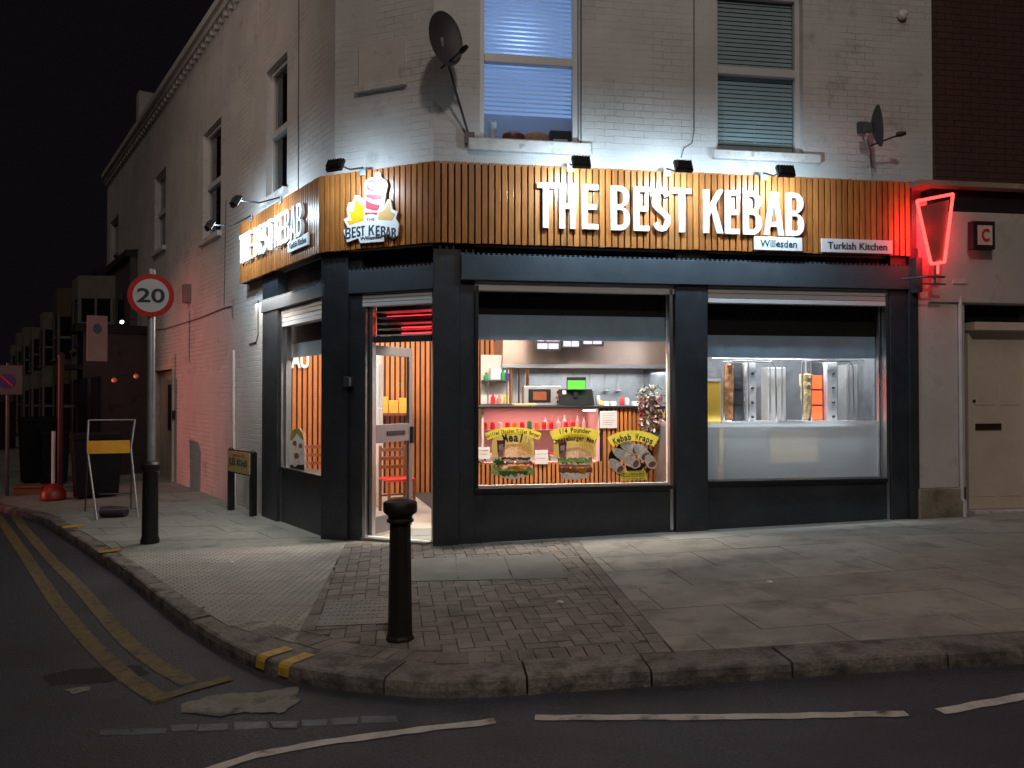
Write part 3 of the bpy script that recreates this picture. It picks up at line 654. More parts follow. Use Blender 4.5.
# side door
sd = MB(); sd.box(xd0+.02, xd1-.02, WY+.08, WY+.13, dz0, dz1-.02); dd = obj('side_door', sd, 'door_green', bld, S, bevel=.004)
mb = MB(); mb.box(xd0+.05+(xd1-xd0)*.45, xd1-.1, WY+.074, WY+.08, dz0+1.0, dz1-.3); obj('pane', mb, 'dark_window', dd, S)
mb = MB(); mb.box(xd0-.08, xd0, WY-.03, WY+.1, dz0, dz1+.08); mb.box(xd1, xd1+.08, WY-.03, WY+.1, dz0, dz1+.08); mb.box(xd0, xd1, WY-.03, WY+.1, dz1, dz1+.08); obj('door_surround', mb, 'cream_paint', bld, S)
mb = MB(); mb.box(xd1+.14, xd1+.22, WY-.05, WY, dz0+1.25, dz0+1.42); tag(obj('entry_buzzer', mb, 'black_plastic', None, S, bevel=.006), 'small black entry buzzer on the wall right of the side door', 'buzzer')
def comb(x0, x1, ya, yb, z):
    pts = [(x0, z-.02)]; x = x0
    while x < x1: pts += [(x, z+.022), (x+.03, z+.022), (x+.03, z+.001), (x+.056, z+.001)]; x += .056
    pts.append((x, z-.02)); return MB().prism(pts, ya, yb)
# ---- shopfront (frame F, plane yP)
yP = .08; yG = .22
fz0 = F.z(0, 600, 247); fz1 = F.z(0, 600, 168)
gzf = lambda fr, x, y: fr.g(x, y)
def pill(fr, x0, x1, y0, y1, ztop, mat='anthracite', name='pillar', bev=.006):
    mb = MB(); g0 = fr.g(x0, y0)-.06; mb.box(x0, x1, y0, y1, g0, ztop); return obj(name, mb, mat, bld, fr, bevel=bev)
zb1 = F.z(yP, 600, 283); zb2 = F.z(yP, 600, 258.5)             # beam
c1 = F.x(yP, 459, 400); c0 = F.x(yP, 433, 400); m0 = F.x(yP, 475, 400); m1 = F.x(yP, 671, 400); p20 = F.x(yP, 676, 400); p21 = F.x(yP, 708, 400)
n0 = F.x(yP, 711, 400); n1 = F.x(yP, 887, 400); p30 = F.x(yP, 891, 400); p31 = F.x(yP, 917, 400)
pill(F, c0, c1, yP, .4, fz0+.1); pill(F, c1, m0, yP+.035, .4, fz0+.1, name='pilaster')
pill(F, p20, p21, yP, .4, fz0+.1); pill(F, p30, p31-.12, yP, .4, fz0+.1); pill(F, p31-.117, p31, yP-.04, .4, fz0+.1)
for xa, xb in ((m0, p20-.004), (n0-.02, p30-.004)):
    zs = F.z(yP, 580, 487) if xa == m0 else F.z(yP, 800, 480); mb = MB(); mb.box(xa, xb, yP+.05, .3, -.3, zs-.045); obj('stall_riser', mb, 'anthracite', bld, F)
    mb = MB(); mb.box(xa, xb-.03, yP+.01, .3, zs-.042, zs); obj('window_sill', mb, 'black_metal', bld, F, bevel=.004)
mb = MB(); mb.box(F.x(yP, 461, 270), p31, yP-.035, .4, zb1, zb2); obj('shutter_housing', mb, 'anthracite_beam', bld, F, bevel=.006)
mb = comb(F.x(yP, 461, 270), p31-.05, yP-.03, yP-.02, zb2)
obj('comb_trim', mb, 'anthracite_beam', bld, F)
mb = MB(); mb.box(c0, p31, yP+.1, .5, zb2+.0, fz0+.12); obj('upper_void', mb, 'black_void', bld, F)
zw1 = F.z(yP, 570, 289); zw2 = F.z(yP, 800, 304)
mb = MB(); mb.box(m0, p20-.003, yP+.03, .2, zw1-.03, zb1-.004); obj('shutter_slat', mb, 'shutter_grey', bld, F, bevel=.004)
mb = MB(); zz = zw2
while zz < zb1-.01: mb.box(n0-.02, p30-.003, yP+.03, .2, zz, min(zz+.05, zb1-.004)); zz += .056
obj('shutter_slat', mb, 'shutter_grey', bld, F, bevel=.004)
for xa in (m1-.005, p30-.045, F.x(yP, 475.5, 400)):
    mb = MB(); mb.box(xa, xa+.035, yP+.02, yP+.1, F.z(yP, 580, 487)-(.5 if xa > m0+.1 else 0), zb1-.05); obj('shutter_guide', mb, 'aluminium' if xa > m0+.1 else 'black_metal', bld, F)
def panes(fr, x0, x1, z0, z1, y=yG, mat='glass'):
    mb = MB(); mb.box(x0, x1, y, y+.006, z0, z1); return obj('shop_window', mb, mat, bld, fr)
panes(F, m0, p20-.01, F.z(yP, 580, 487), zw1); panes(F, n0-.02, p30-.04, F.z(yP, 800, 480), zw2)
zf1 = F.z(yG, 800, 421); mb = MB(); mb.box(n0, p30-.045, yG+.008, yG+.010, F.z(yP, 800, 480)+.01, zf1); obj('frosted_film', mb, 'frosted_film', bld, F)
mb = MB(); fx0, fx1, fza, fzb = n0, p30-.05, F.z(yP, 800, 480), zw2
mb.box(fx1-.02, fx1, yG-.02, yG+.03, fza, fzb); obj('window_frame', mb, 'aluminium', bld, F)
mb = MB(); a_ = F.x(yG, 667, 400); mb.box(a_, a_+.02, yG-.02, yG+.03, F.z(yP, 580, 487), zw1); mb.box(m0, a_, yG-.02, yG+.03, F.z(yP, 580, 487), F.z(yP, 580, 487)+.02); obj('window_frame', mb, 'inner_white', bld, F)
# valances and dark header behind glass
for xa, xb, pt, pmid, pb in ((m0-.05, p20+.1, 290, 317, 341), (n0-.15, p30+.05, 300, 337, 358)):
    pc = 580 if xa < n0-.3 else 800
    z0, z1, z2 = F.z(.34, pc, pb), F.z(.34, pc, pmid), F.z(.34, pc, pt)
    mb = MB(); n = 60
    for i in range(n):
        ya = .33+.004*math.sin(i*.6)+.002*math.sin(i*1.7); yb = .33+.004*math.sin((i+1)*.6)+.002*math.sin((i+1)*1.7); x0 = xa+(xb-xa)*i/n; x1 = xa+(xb-xa)*(i+1)/n
        mb.quad((x0, ya, z0), (x1, yb, z0), (x1, yb, z1), (x0, ya, z1))
    mb.box(xa, xb, .335, .35, z1, z1+.01); obj('valance', mb, 'valance', bld, F)
    mb = MB(); mb.box(xa, xb, .345, .36, z1-.01, z2+.2); obj('header_panel', mb, 'black_void', bld, F)
# chamfer: corner pillar and door
kx0, kx1 = K.x(yP, 321, 400), K.x(yP, 347, 400); kx2 = K.x(yP, 359, 400); kd1 = K.x(yP+.06, 432, 420)
kz1, kz2 = K.z(yP, 390, 291), K.z(yP, 390, 268)
kzf = K.z(0, 375, 250)
pill(K, kx0, kx1, yP, .42, kzf+.15); pill(K, kx1+.001, kx2, yP+.05, .42, kzf+.12, name='pilaster')
mb = MB(); mb.box(kx1-.02, K.len-.02, yP+.02, .4, kz1, kz2); obj('shutter_housing', mb, 'anthracite_beam', bld, K, bevel=.006)
mb = comb(kx1, K.len-.06, yP+.022, yP+.032, kz2)
obj('comb_trim', mb, 'anthracite_beam', bld, K)
mb = MB(); mb.box(.14, K.len-.1, yP+.12, .4, kz2, kzf+.12); obj('upper_void', mb, 'soffit', bld, K)
kz3 = K.z(yP+.06, 395, 305)
mb = MB(); zz = kz3
while zz < kz1: mb.box(kx2, kd1, yP+.06, .25, zz, min(zz+.04, kz1-.003)); zz += .045
obj('shutter_slat', mb, 'shutter_grey', bld, K, bevel=.003)
mb = MB(); mb.box(kx2, kx2+.045, yP+.06, .25, K.g(kx2, .1), kz3); mb.box(kx2+.055, kx2+.095, .20, .27, K.g(kx2, .1), kz3); obj('shutter_guide', mb, 'aluminium', bld, K, bevel=.003)
yD = .22; kt0, kt1 = K.z(yD, 395, 342), K.z(yD, 395, 336)
dx0 = K.x(yD, 366, 420); dx1 = K.x(yD, 431, 420)
mb = MB(); mb.box(dx0, dx1, yD, yD+.06, kt0, kt1); mb.box(dx0, dx0+.035, yD, yD+.06, kt1, kz3); obj('door_transom', mb, 'anthracite', bld, K, bevel=.003)
g0 = K.g(.7, .2)+.01
mb = MB(); mb.box(dx0, dx1, yD-.10, yD+.08, g0-.08, g0+.02); obj('threshold', mb, 'concrete', bld, K, bevel=.004)
mb = MB(); mb.box(dx0+.05, dx1, yD-.03, yD-.005, g0+.021, g0+.032); obj('threshold_strip', mb, 'threshold_strip', bld, K)
# transom louvres with red strips behind
mb = MB()
for i in range(5):
    z = kt1+(kz3-kt1)*(i+.35)/5; mb.box(dx0+.04, dx1, yD+.12, yD+.34, z, z+.008)
obj('transom_louvre', mb, 'shutter_grey', bld, K)
mb = MB()
for i in (0, 1, 3): z = kt1+(kz3-kt1)*(i+.62)/5; mb.box(dx0+.25-(.2 if i == 3 else 0), dx1, yD+.345, yD+.35, z-.01, z+.022)
obj('transom_light', mb, 'red_strip', bld, K)
mb = MB(); mb.box(dx0-.1, dx1+.1, yD+.36, yD+.38, kt1-.03, kz3+.3); obj('transom_back', mb, 'black_void', bld, K)
# open door leaf, hinged at left
hx = K.w(dx0+.03, yD+.03); ex = at(411, 400, 9.62); LF = Fr(hx.xy, ex.xy); W = LF.len; lz0 = g0+.03; lz1 = kt0-.02
mb = MB(); s_ = .065
mb.box(0, s_, -.022, .022, lz0, lz1); mb.box(W-s_, W, -.022, .022, lz0, lz1); mb.box(s_, W-s_, -.022, .022, lz1-.11, lz1); mb.box(s_, W-s_, -.022, .022, lz0, lz0+.19); mb.box(s_, W-s_, -.022, .022, 1.05, 1.26)
dl = obj('door', mb, 'door_frame', bld, LF, bevel=.004)
mb = MB(); mb.box(s_, W-s_, -.003, .003, lz0+.19, 1.05); mb.box(s_, W-s_, -.003, .003, 1.26, lz1-.11); obj('pane', mb, 'glass', dl, LF)
mb = MB(); mb.box(W*.36, W*.8, -.034, -.022, 1.13, 1.18); obj('letterbox', mb, 'black_plastic', dl, LF, bevel=.003)
mb = MB(); mb.box(W-.05, W-.015, -.06, -.022, 1.02, 1.22); obj('handle', mb, 'black_plastic', dl, LF, bevel=.004)
# side shop window (frame S)
sy = yP; a0 = S.x(sy, 262, 400); a1 = S.x(sy, 277, 400); a2 = S.x(sy, 282, 400); a3 = S.x(sy, 321.5, 400)
szh1, szh2 = S.z(sy, 300, 303), S.z(sy, 300, 291); szf = S.z(0, 280, 268)
pill(S, a0, a1, sy, .20, szf+.12); 
mb = MB(); mb.box(a1, a1+.05, sy+.04, .25, -.3, S.z(sy, 278, 315)); obj('shutter_guide', mb, 'aluminium', bld, S)
mb = MB(); mb.box(a0, S.len-.03, sy-.02, .4, szh1, szh2); obj('shutter_housing', mb, 'anthracite_beam', bld, S, bevel=.005)
mb = comb(a0, S.len-.08, sy-.018, sy-.008, szh2)
obj('comb_trim', mb, 'anthracite_beam', bld, S)
mb = MB(); mb.box(a0, S.len-.1, sy+.12, .4, szh2, szf+.12); obj('upper_void', mb, 'soffit', bld, S)
szw = S.z(sy, 300, 322); mb = MB(); zz = szw
while zz < szh1: mb.box(a1+.002, a3-.06, sy+.05, .25, zz, min(zz+.05, szh1-.003)); zz += .056
obj('shutter_slat', mb, 'shutter_grey', bld, S, bevel=.003)
szs = S.z(sy, 300, 471.5)
mb = MB(); mb.box(a1+.05, a3, sy+.05, .35, -.4, szs-.04); obj('stall_riser', mb, 'anthracite', bld, S)
mb = MB(); mb.box(a1+.05, a3, sy+.01, .35, szs-.037, szs); obj('window_sill', mb, 'black_metal', bld, S, bevel=.003)
pill(S, a3-.01, S.len-.09, sy, .4, szf+.1, name='pillar')
panes(S, a1+.05, a3, szs, szw, .2)
mb = MB(); mb.box(a1+.052, a1+.09, .17, .24, szs, szw); obj('window_frame', mb, 'aluminium', bld, S)
z0, z1 = S.z(.34, 300, 357), S.z(.34, 300, 343)
mb = MB(); mb.box(a1-.2, S.len+.1, .33, .34, z0, z1); obj('valance', mb, 'valance', bld, S)
mb = MB(); mb.box(a1-.3, S.len+.3, .36, .38, z1-.01, 3.3); obj('header_panel', mb, 'black_void', bld, S)
# ---- interior shell
fl = g0+.0
RY = 4.75
bq = -((S.w(0, .27)-F.w(0, RY)).dot(F.n))/S.u.dot(F.n); bk0 = S.w(bq, .27)      # where the side wall meets the back wall
xb0, xb1 = (bk0-F.o).dot(F.u), F.x(yP, 912, 400)-.05
mb = MB(); mb.poly([(p.x, p.y, fl) for p in (bk0, S.w(S.len-.3, .3), K.w(.3, .28), K.w(K.len, .25), F.w(.3, .25), F.w(xb1, .25), F.w(xb1, RY))]); obj('inner_floor', mb, 'tile_floor', bld)
mb = MB(); mb.poly([(p.x, p.y, 2.95) for p in (bk0, S.w(S.len-.3, .3), K.w(.3, .28), K.w(K.len, .3), F.w(.3, .3), F.w(xb1, .3), F.w(xb1, RY))]); obj('inner_ceiling', mb, 'ceiling_white', bld)
mb = MB(); x = xb0
while x < 3.2: mb.box(x, x+.052, RY-.03, RY, fl, 2.95); x += .082
obj('slat_wall', mb, 'slat_wood_inside', bld, F)
mb = MB(); mb.box(xb0, xb1, RY, RY+.1, fl-.2, 3.0); obj('inner_wall', mb, 'maroon', bld, F)
mb = MB(); mb.box(xb1, xb1+.1, .3, RY, fl-.2, 3.0); obj('inner_wall', mb, 'steel_panel', bld, F)
mb = MB(); mb.box(bq, a1+.02, .21, .26, fl-.2, 3.0); obj('inner_wall', mb, 'inner_white', bld, S)
# steel partition behind the grills and kitchen back wall
gx0 = F.x(1.5, 690, 400)
mb = MB(); mb.box(gx0, xb1-.002, 1.5, 1.55, fl, 2.9); mb.box(gx0, gx0+.03, 1.55, 3.4, fl, 2.9); obj('steel_partition', mb, 'steel_panel', bld, F)
kx = F.x(3.4, 529, 400)
mb = MB(); mb.box(kx, xb1-.002, 3.4, 3.45, fl, 2.9); obj('steel_splashback', mb, 'steel', bld, F)
for u in (.25, .5, .75):
    pass
# black soffit body closing the gap between fascia and wall is part of the sign below
# ================================================================ FASCIA SIGN
sg = fthing('fascia_sign', 'long wooden slat fascia wrapping the corner with white capital letters and logo', 'shop sign', F, 2.5, 0, fz0)
seams = []
def slatrun(fr, x0, x1, z0a, z1a, first=False):
    mb = MB(); n = int(round((x1-x0)/.0715)); p = (x1-x0)/n; r5 = random.Random(11)
    for i in range(n):
        a_ = x0+i*p; mb.box(a_+.009, a_+p-.009, 0, .035, z0a+r5.uniform(-.003, .003), z1a+r5.uniform(-.003, .003))
    return mb
for fr in (F, K, S):
    obj('slat_cladding', slatrun(fr, .0, fr.len, fz0, fz1), 'slat_wood', sg, fr, bevel=.002)
    bk = MB(); e = .0
    bk.box(.01, fr.len-.01, .036, .07, fz0+.01, fz1-.012); obj('backing_board', bk, 'black_void', sg, fr)
mb = MB()
P_out = [S.w(0, .05), S.w(S.len, .05), K.w(K.len, .05), F.w(F.len, .05)]; P_in = [S.w(0, WY+.2), S.w(xs2, WY+.2), KU.w(KU.len, .2), F.w(F.len, WY+.2)]
for z in (fz0+.012, fz1-.02):
    for i in range(3): mb.quad(*[(p.x, p.y, z) for p in (P_out[i], P_out[i+1], P_in[i+1], P_in[i])])
obj('soffit_board', mb, 'soffit', sg)
mb = MB(); mb.box(-.01, 0, .0, WY, fz0, fz1); obj('end_board', mb, 'slat_wood', sg, S)
mb = MB(); mb.box(F.len, F.len+.015, .0, WY, fz0, fz1); obj('end_board', mb, 'anthracite', sg, F)
# letters front
def X(px): return F.x(-.03, px, 208)
L = [('T', 537, 554), ('H', 559, 575.5), ('E', 582, 598), ('B', 611, 629.5), ('E', 633.5, 649), ('S', 652.5, 670), ('T', 672.5, 691), ('K', 703.5, 723), ('E', 725, 739), ('B', 743, 761), ('A', 763.5, 783.5), ('B', 786, 803.5)]
lz0 = F.z(-.03, 545, 228); lz1 = F.z(-.03, 545, 183)
lh = lz1-lz0; mb = MB()
word(mb, [(c, X(a_), X(b_)) for c, a_, b_ in L], lz0, lh, .062, -.045, -.012); obj('lettering', mb, 'white_acrylic', sg, F)
tot0, tot1 = X(537), X(803.5)
def plate(name, txt, fr, x0, x1, z0, z1, tw):
    mb = MB(); mb.box(x0, x1, -.035, -.012, z0, z1); p = obj(name, mb, 'plate_white', sg, fr, bevel=.003); text('lettering', txt, 'ink_dark', p, fr, (x0+x1)/2, -.037, (z0+z1)/2, (x1-x0)*tw, (z1-z0)*.52, .012, .002)
plate('name_plate', 'Willesden', F, X(754), X(802), F.z(-.03, 778, 250.5), F.z(-.03, 778, 237), .76)
plate('name_plate', 'Turkish Kitchen', F, X(821.5), X(892), F.z(-.03, 857, 253), F.z(-.03, 857, 239.5), .84)
# letters side
a_, b_ = S.x(-.03, 240.5, 240), S.x(-.03, 303, 225); sc = (b_-a_)/(tot1-tot0)
z0 = S.z(-.03, 245, 262); z1 = S.z(-.03, 245, 234); h2 = z1-z0
mb = MB(); word(mb, [(c, a_+(X(p)-tot0)*sc, a_+(X(q)-tot0)*sc) for c, p, q in L], z0, h2, .06*sc, -.05, -.012); obj('lettering', mb, 'white_acrylic', sg, S)
a_, b_ = S.x(-.03, 288, 240), S.x(-.03, 308, 240); z0 = S.z(-.03, 298, 249); z1 = S.z(-.03, 298, 237); plate('name_plate', 'Turkish Kitchen', S, a_, b_, z0, z1, .84)
# logo
def KL(px, py): return K.hit(-.04, 335+px*70/632, 165+py*85/768)
lg = MB(); OUT = [(75, 490), (115, 470), (105, 400), (120, 340), (160, 330), (180, 275), (215, 275), (262, 330), (262, 160), (300, 118), (352, 110), (360, 70), (385, 58), (412, 75), (414, 110), (460, 140), (475, 180), (455, 260), (440, 380), (475, 310), (500, 310), (515, 400), (565, 420), (545, 480), (575, 530), (560, 640), (520, 650), (440, 620), (435, 690), (225, 705), (205, 660), (105, 700), (72, 590), (110, 560)]
mb = MB(); mb.prism([KL(*p) for p in OUT], -.035, -.012); lgo = obj('logo_badge', mb, 'white_acrylic', sg, K)
mb = MB()
for c in ([(285, 150), (320, 128), (400, 130), (448, 165), (445, 180), (360, 168), (300, 160)], [(282, 175), (330, 215), (410, 235), (446, 232), (444, 255), (300, 232), (282, 215)], [(282, 262), (420, 270), (418, 310), (340, 315), (275, 285)], [(275, 312), (330, 345), (400, 360), (392, 395), (370, 412), (275, 392)], [(270, 428), (380, 428), (375, 450), (325, 440), (268, 452)]):
    mb.prism([KL(*p) for p in c], -.038, -.0345)
obj('kebab_motif', mb, 'logo_pink', lgo, K)
mb = MB(); mb.prism([KL(*p) for p in [(100, 500), (150, 500), (128, 420), (165, 420), (180, 330), (205, 300), (215, 350), (255, 360), (258, 500), (130, 540)]], -.038, -.0345); obj('flame_motif', mb, 'logo_yellow', lgo, K)
mb = MB(); mb.prism([KL(*p) for p in [(385, 490), (395, 430), (450, 400), (470, 340), (495, 340), (498, 420), (540, 440), (510, 500)]], -.038, -.0345); obj('flame_motif', mb, 'logo_cream', lgo, K)
mb = MB(); sp = [('B', 92, 150), ('E', 150, 192), ('S', 192, 236), ('T', 230, 275), ('K', 302, 362), ('E', 366, 408), ('B', 412, 462), ('A', 455, 510), ('B', 508, 555)]
for ch, p, q in sp:
    m_ = (p+q)/2; up = 18*((m_-325)/230)**2; x0, zt = KL(p, 545+28*abs((m_-325)/230)**1.5); x1, zb = KL(q, 630+40*abs((m_-325)/230)**1.5); glyph(mb, ch, x0, zb, (x1-x0)*.86, zt-zb, .019, -.039, -.0345)
obj('lettering', mb, 'ink_dark', lgo, K)
x0, z0 = KL(325, 655); text('lettering', 'Willesden', 'ink_dark', lgo, K, x0, -.038, z0, KL(425, 655)[0]-KL(225, 655)[0], .035, .01, .002)
x0, z0 = KL(318, 490); text('lettering', 'THE', 'ink_grey', lgo, K, x0, -.038, z0, KL(355, 490)[0]-KL(280, 490)[0], .03, .0, .002)
# ================================================================ FLOODLIGHTS
def flood(fr, px, py, out, lab, P=9, base=None, side_=0):
    """head at pixel px,py at distance out in front of the fascia; lens looks back and down"""
    x, z = fr.hit(-out, px, py); t = fthing('floodlight', lab, 'floodlight', fr, x, -out, z, 'black floodlights on arms above the fascia')
    hm = t.matrix_basis @ Matrix.Rotation(math.radians(-28), 4, 'X')
    mb = MB(); mb.box(-.095, .095, -.03, .012, -.068, .068); mb.box(-.085, .085, -.045, -.03, -.055, .055)
    for i in range(6): mb.box(-.08+i*.03, -.07+i*.03, -.06, -.045, -.05, .05)
    obj('housing', mb, 'black_metal', t, hm, bevel=.003)
    mb = MB(); mb.box(-.082, .082, .0125, .0155, -.055, .055); obj('lens', mb, 'flood_lens', t, hm)
    mb = MB(); wx = x+side_; bz = fz1-.03
    mb.tube([(x, -out-.03, z+.02), (x+side_*.5, -out*.5, z+.03), (wx, .0, bz+.06), (wx, -.0, bz)], .010, 8); obj('arm', mb, 'black_metal', t, fr)
    mb = MB(); mb.box(wx-.04, wx+.04, -.02, .0, bz-.03, bz+.06); obj('bracket', mb, 'galv', t, fr, bevel=.003)
    la = bpy.data.lights.new('flood', 'AREA'); la.shape = 'RECTANGLE'; la.size = .16; la.size_y = .10; la.energy = P; la.color = (.64, .84, 1.0)
    lo = bpy.data.objects.new('flood_beam', la); COL.objects.link(lo); lo.parent = t
    # area light emits along local -Z : map it onto +Y of the head
    lo.matrix_basis = Matrix.Rotation(math.radians(-28), 4, 'X') @ Matrix.Translation((0, .03, 0)) @ Matrix.Rotation(math.radians(90), 4, 'X')
    return t
flood(F, 581, 163, .5, 'black floodlight above the letters THE on the front fascia', 18)
flood(F, 683, 167, .5, 'black floodlight between the words BEST and KEBAB on the front fascia', 18)
flood(F, 785, 172, .5, 'black floodlight above the last letters of KEBAB below the right upper window', 18)
flood(K, 336, 166, .5, 'black floodlight on a thin arm above the round-shouldered logo', 9)
flood(S, 237, 202, .55, 'black floodlight on a long arm above the middle of the side letters', 18)
flood(S, 211, 226, .55, 'black floodlight on a long arm at the far street end of the fascia', 18)
# ================================================================ WALL FITTINGS
def dish(lab, ctr, nrmv, rx, rz, foot, lnb, cat='satellite dish'):
    t = thing('satellite_dish', lab, cat, Matrix.Translation(foot)); c = Vector(ctr); n = Vector(nrmv).normalized()
    q = n.to_track_quat('Z', 'Y').to_matrix().to_4x4(); m4 = Matrix.Translation(c) @ q @ Matrix.Diagonal((rx, rz, 1, 1))
    prof = [(.02, .0), (.3, .006), (.6, .025), (.85, .052), (1, .075), (1.01, .078), (1, .07), (.85, .046), (.6, .019), (.3, 0), (.02, -.006)]
    mb = MB(); mb.lathe(prof, 0, 0, 32, m4); obj('reflector', mb, 'dish_grey', t, smooth=True)
    mb = MB(); mb.tube([foot, (Vector(foot)+c)/2+Vector((0, 0, -.02)), c], .014); mb.box(-.04, .04, -.04, .04, -.05, .05, Matrix.Translation(c-n*.04)); obj('mast', mb, 'galv_dark', t)
    mb = MB(); mb.tube([c-n*.02+Vector((0, 0, -rz*.9)), Vector(lnb)], .010); l = Vector(lnb); mb.lathe([(.028, -.05), (.03, 0), (.022, .05)], 0, 0, 12, Matrix.Translation(l) @ n.to_track_quat('Z', 'Y').to_matrix().to_4x4()); obj('receiver_arm', mb, 'black_metal', t, smooth=True)
    mb = MB(); mb.box(-.05, .05, -.05, .02, -.06, .06, Matrix.Translation(foot)); obj('wall_bracket', mb, 'galv_dark', t)
def w3(fr, y, px, py): x, z = fr.hit(y, px, py); return fr.w(x, y, z)
dish('dark oval satellite dish on a long rod left of the lit blue window', w3(F, -.30, 442, 42), (.55, -.72, .12), .20, .29, w3(F, WY-.01, 470, 139), w3(F, -.45, 464, 49))
dish('smaller satellite dish seen edge on, at the right end of the white brick wall', w3(F, -.12, 872, 127), (.93, -.25, .1), .20, .235, w3(F, WY-.01, 861, 128), w3(F, -.2, 901, 134))
def cable(name, lab, pts, r, mat): mb = MB(); mb.tube(pts, r, 6); tag(obj(name, mb, mat), lab, 'cable')
cable('cable', 'thin cable running up the chamfered corner wall beside the fascia', [S.w(S.x(WY, 299, 100), WY-.006, S.z(WY, 299, y)) for y in (195, 150, 100, 50, 0, -40)], .007, 'cable')
cable('cable', 'black downpipe cable running down beside the right edge of the lit blue window', [w3(F, WY-.008, 581, y) for y in (-20, 40, 90, 145)], .008, 'cable')
cable('cable', 'thin white cable dropping from the wall to the middle front floodlight', [w3(F, WY-.01, *p) for p in ((694, -20), (694, 60), (694, 130), (692, 143), (684, 148), (681, 158))], .006, 'cable')
cable('cable', 'white cable hanging from the edge-on satellite dish', [w3(F, WY-.01, *p) for p in ((866, 140), (869, 152), (870, 165), (871, 178))], .006, 'cable_light')
cable('cable', 'black cable along the side wall between the speed sign and the fascia', [w3(S, WY-.01, *p) for p in ((150, 330), (165, 329), (200, 318), (224, 308), (232, 306), (233, 318))], .010, 'cable')
cable('cable', 'grey cable hooking down the side wall below the end of the fascia', [w3(S, WY-.01, *p) for p in ((258, 300), (258, 335), (256, 342), (249, 344))], .008, 'cable')
cable('cable', 'thin dark cable dropping down the side wall to the black cable', [w3(S, WY-.008, *p) for p in ((226, 200), (225, 250), (224, 305))], .006, 'cable')
mb = MB(); mb.tube([w3(S, WY-.03, 234, 350), w3(S, WY-.03, 234, 420), w3(S, WY-.03, 235, 508)], .022, 8); tag(obj('drain_pipe', mb, 'pipe_white'), 'white pipe on the side wall behind the street nameplate', 'pipe')
cx, cz = S.hit(WY, 190, 294); mb = MB(); mb.box(cx-.1, cx+.1, WY-.12, WY, cz-.17, cz+.17); tag(obj('alarm_box', mb, 'pink_board', None, S, bevel=.01), 'small pale alarm box high on the side wall right of the speed sign', 'alarm box')
mb = MB(); cx, cz = F.hit(WY, 900, 18); mb.lathe([(.02, 0), (.05, .02), (.055, .07), (.03, .1)], 0, 0, 14, Matrix.Translation((cx, WY, cz)) @ Matrix.Rotation(math.radians(70), 4, 'X')); tag(obj('wall_sensor', mb, 'can_white', None, F, smooth=True), 'small pale sensor high on the white wall at top right', 'sensor')
# wall light on the corner pillar
cx, cz = K.hit(yP+.05, 352, 382); mb = MB(); mb.prism([(cx-.04, cz-.055), (cx+.04, cz-.055), (cx+.04, cz+.055), (cx-.04, cz+.055)], yP-.06, yP+.048); t = obj('wall_light', mb, 'galv_dark', None, K, bevel=.01); tag(t, 'small unlit grey box light on the dark pillar left of the shop door', 'wall light')
# things on the window sill upstairs (wA)
sx = lambda px: F.x(yW+.16, px, 130); sz = wA[2]+.06
mb = MB(); c = sx(493); mb.lathe([(.05, sz), (.055, sz+.05), (.04, sz+.11), (.05, sz+.16), (.045, sz+.2), (.01, sz+.23)], c, yW+.18, 12); mb.lathe([(.014, sz+.2), (.002, sz+.26)], c-.03, yW+.18, 6); mb.lathe([(.014, sz+.2), (.002, sz+.26)], c+.03, yW+.18, 6)
tag(obj('cat_figure', mb, 'can_white', None, F, smooth=True), 'pale cat shaped figure inside the lit blue upstairs window', 'figurine')
def cushion(x0, x1, h, mat, lab, nm):
    mb = MB(); mb.lathe([(.3, 0), (.8, .12), (1, .4), (.9, .8), (.5, 1)], 0, 0, 14, Matrix.Translation(((x0+x1)/2, yW+.19, sz)) @ Matrix.Diagonal(((x1-x0)/2, .07, h, 1))); tag(obj(nm, mb, mat, None, F, smooth=True), lab, nm)
cushion(sx(502), sx(526), .13, 'chair_wood', 'dark brown cushion beside the cat figure in the upstairs window', 'cushion')
cushion(sx(524), sx(550), .14, 'bun', 'orange patterned cushion in the middle of the upstairs window', 'cushion')
mb = MB(); mb.box(sx(550), sx(573), yW+.14, yW+.25, sz, sz+.16); t = tag(obj('storage_box', mb, 'black_plastic', None, F, bevel=.006), 'black box at the right of the lit upstairs window sill', 'box'); mb = MB(); mb.box(sx(553), sx(567), yW+.137, yW+.14, sz+.02, sz+.06); obj('label_plate', mb, 'can_white', t, F)
# ================================================================ NEON SIGN
nf = .30
nc = [(917, 201), (953, 194), (944.5, 262), (931, 264)]
t = fthing('neon_sign', 'glowing red neon tube sign shaped like a doner skewer at the end of the fascia', 'neon sign', F, *[F.x(-nf, 935, 230), -nf, F.z(-nf, 935, 230)])
pts = [F.hit(-nf, *p) for p in nc]; pts3 = [(p[0], -nf, p[1]) for p in pts]
mb = MB(); P = pts3+[pts3[0]]
for a_, b_ in zip(P, P[1:]): mb.tube([a_, b_], .017, 8)
e = ((pts[2][0]+pts[3][0])/2, (pts[2][1]+pts[3][1])/2); mb.tube([(e[0], -nf, e[1]), (e[0], -nf, e[1]-.12)], .012, 8); obj('neon_tube', mb, 'neon_red', t, F)
mb = MB(); mb.prism([(p[0]*.94+e[0]*.06 if 0 else p[0]+(e[0]-p[0])*.12, p[1]+((-.06) if i < 2 else .04)) for i, p in enumerate(pts)], -nf+.03, -nf+.045); obj('sign_panel', mb, 'neon_panel', t, F)
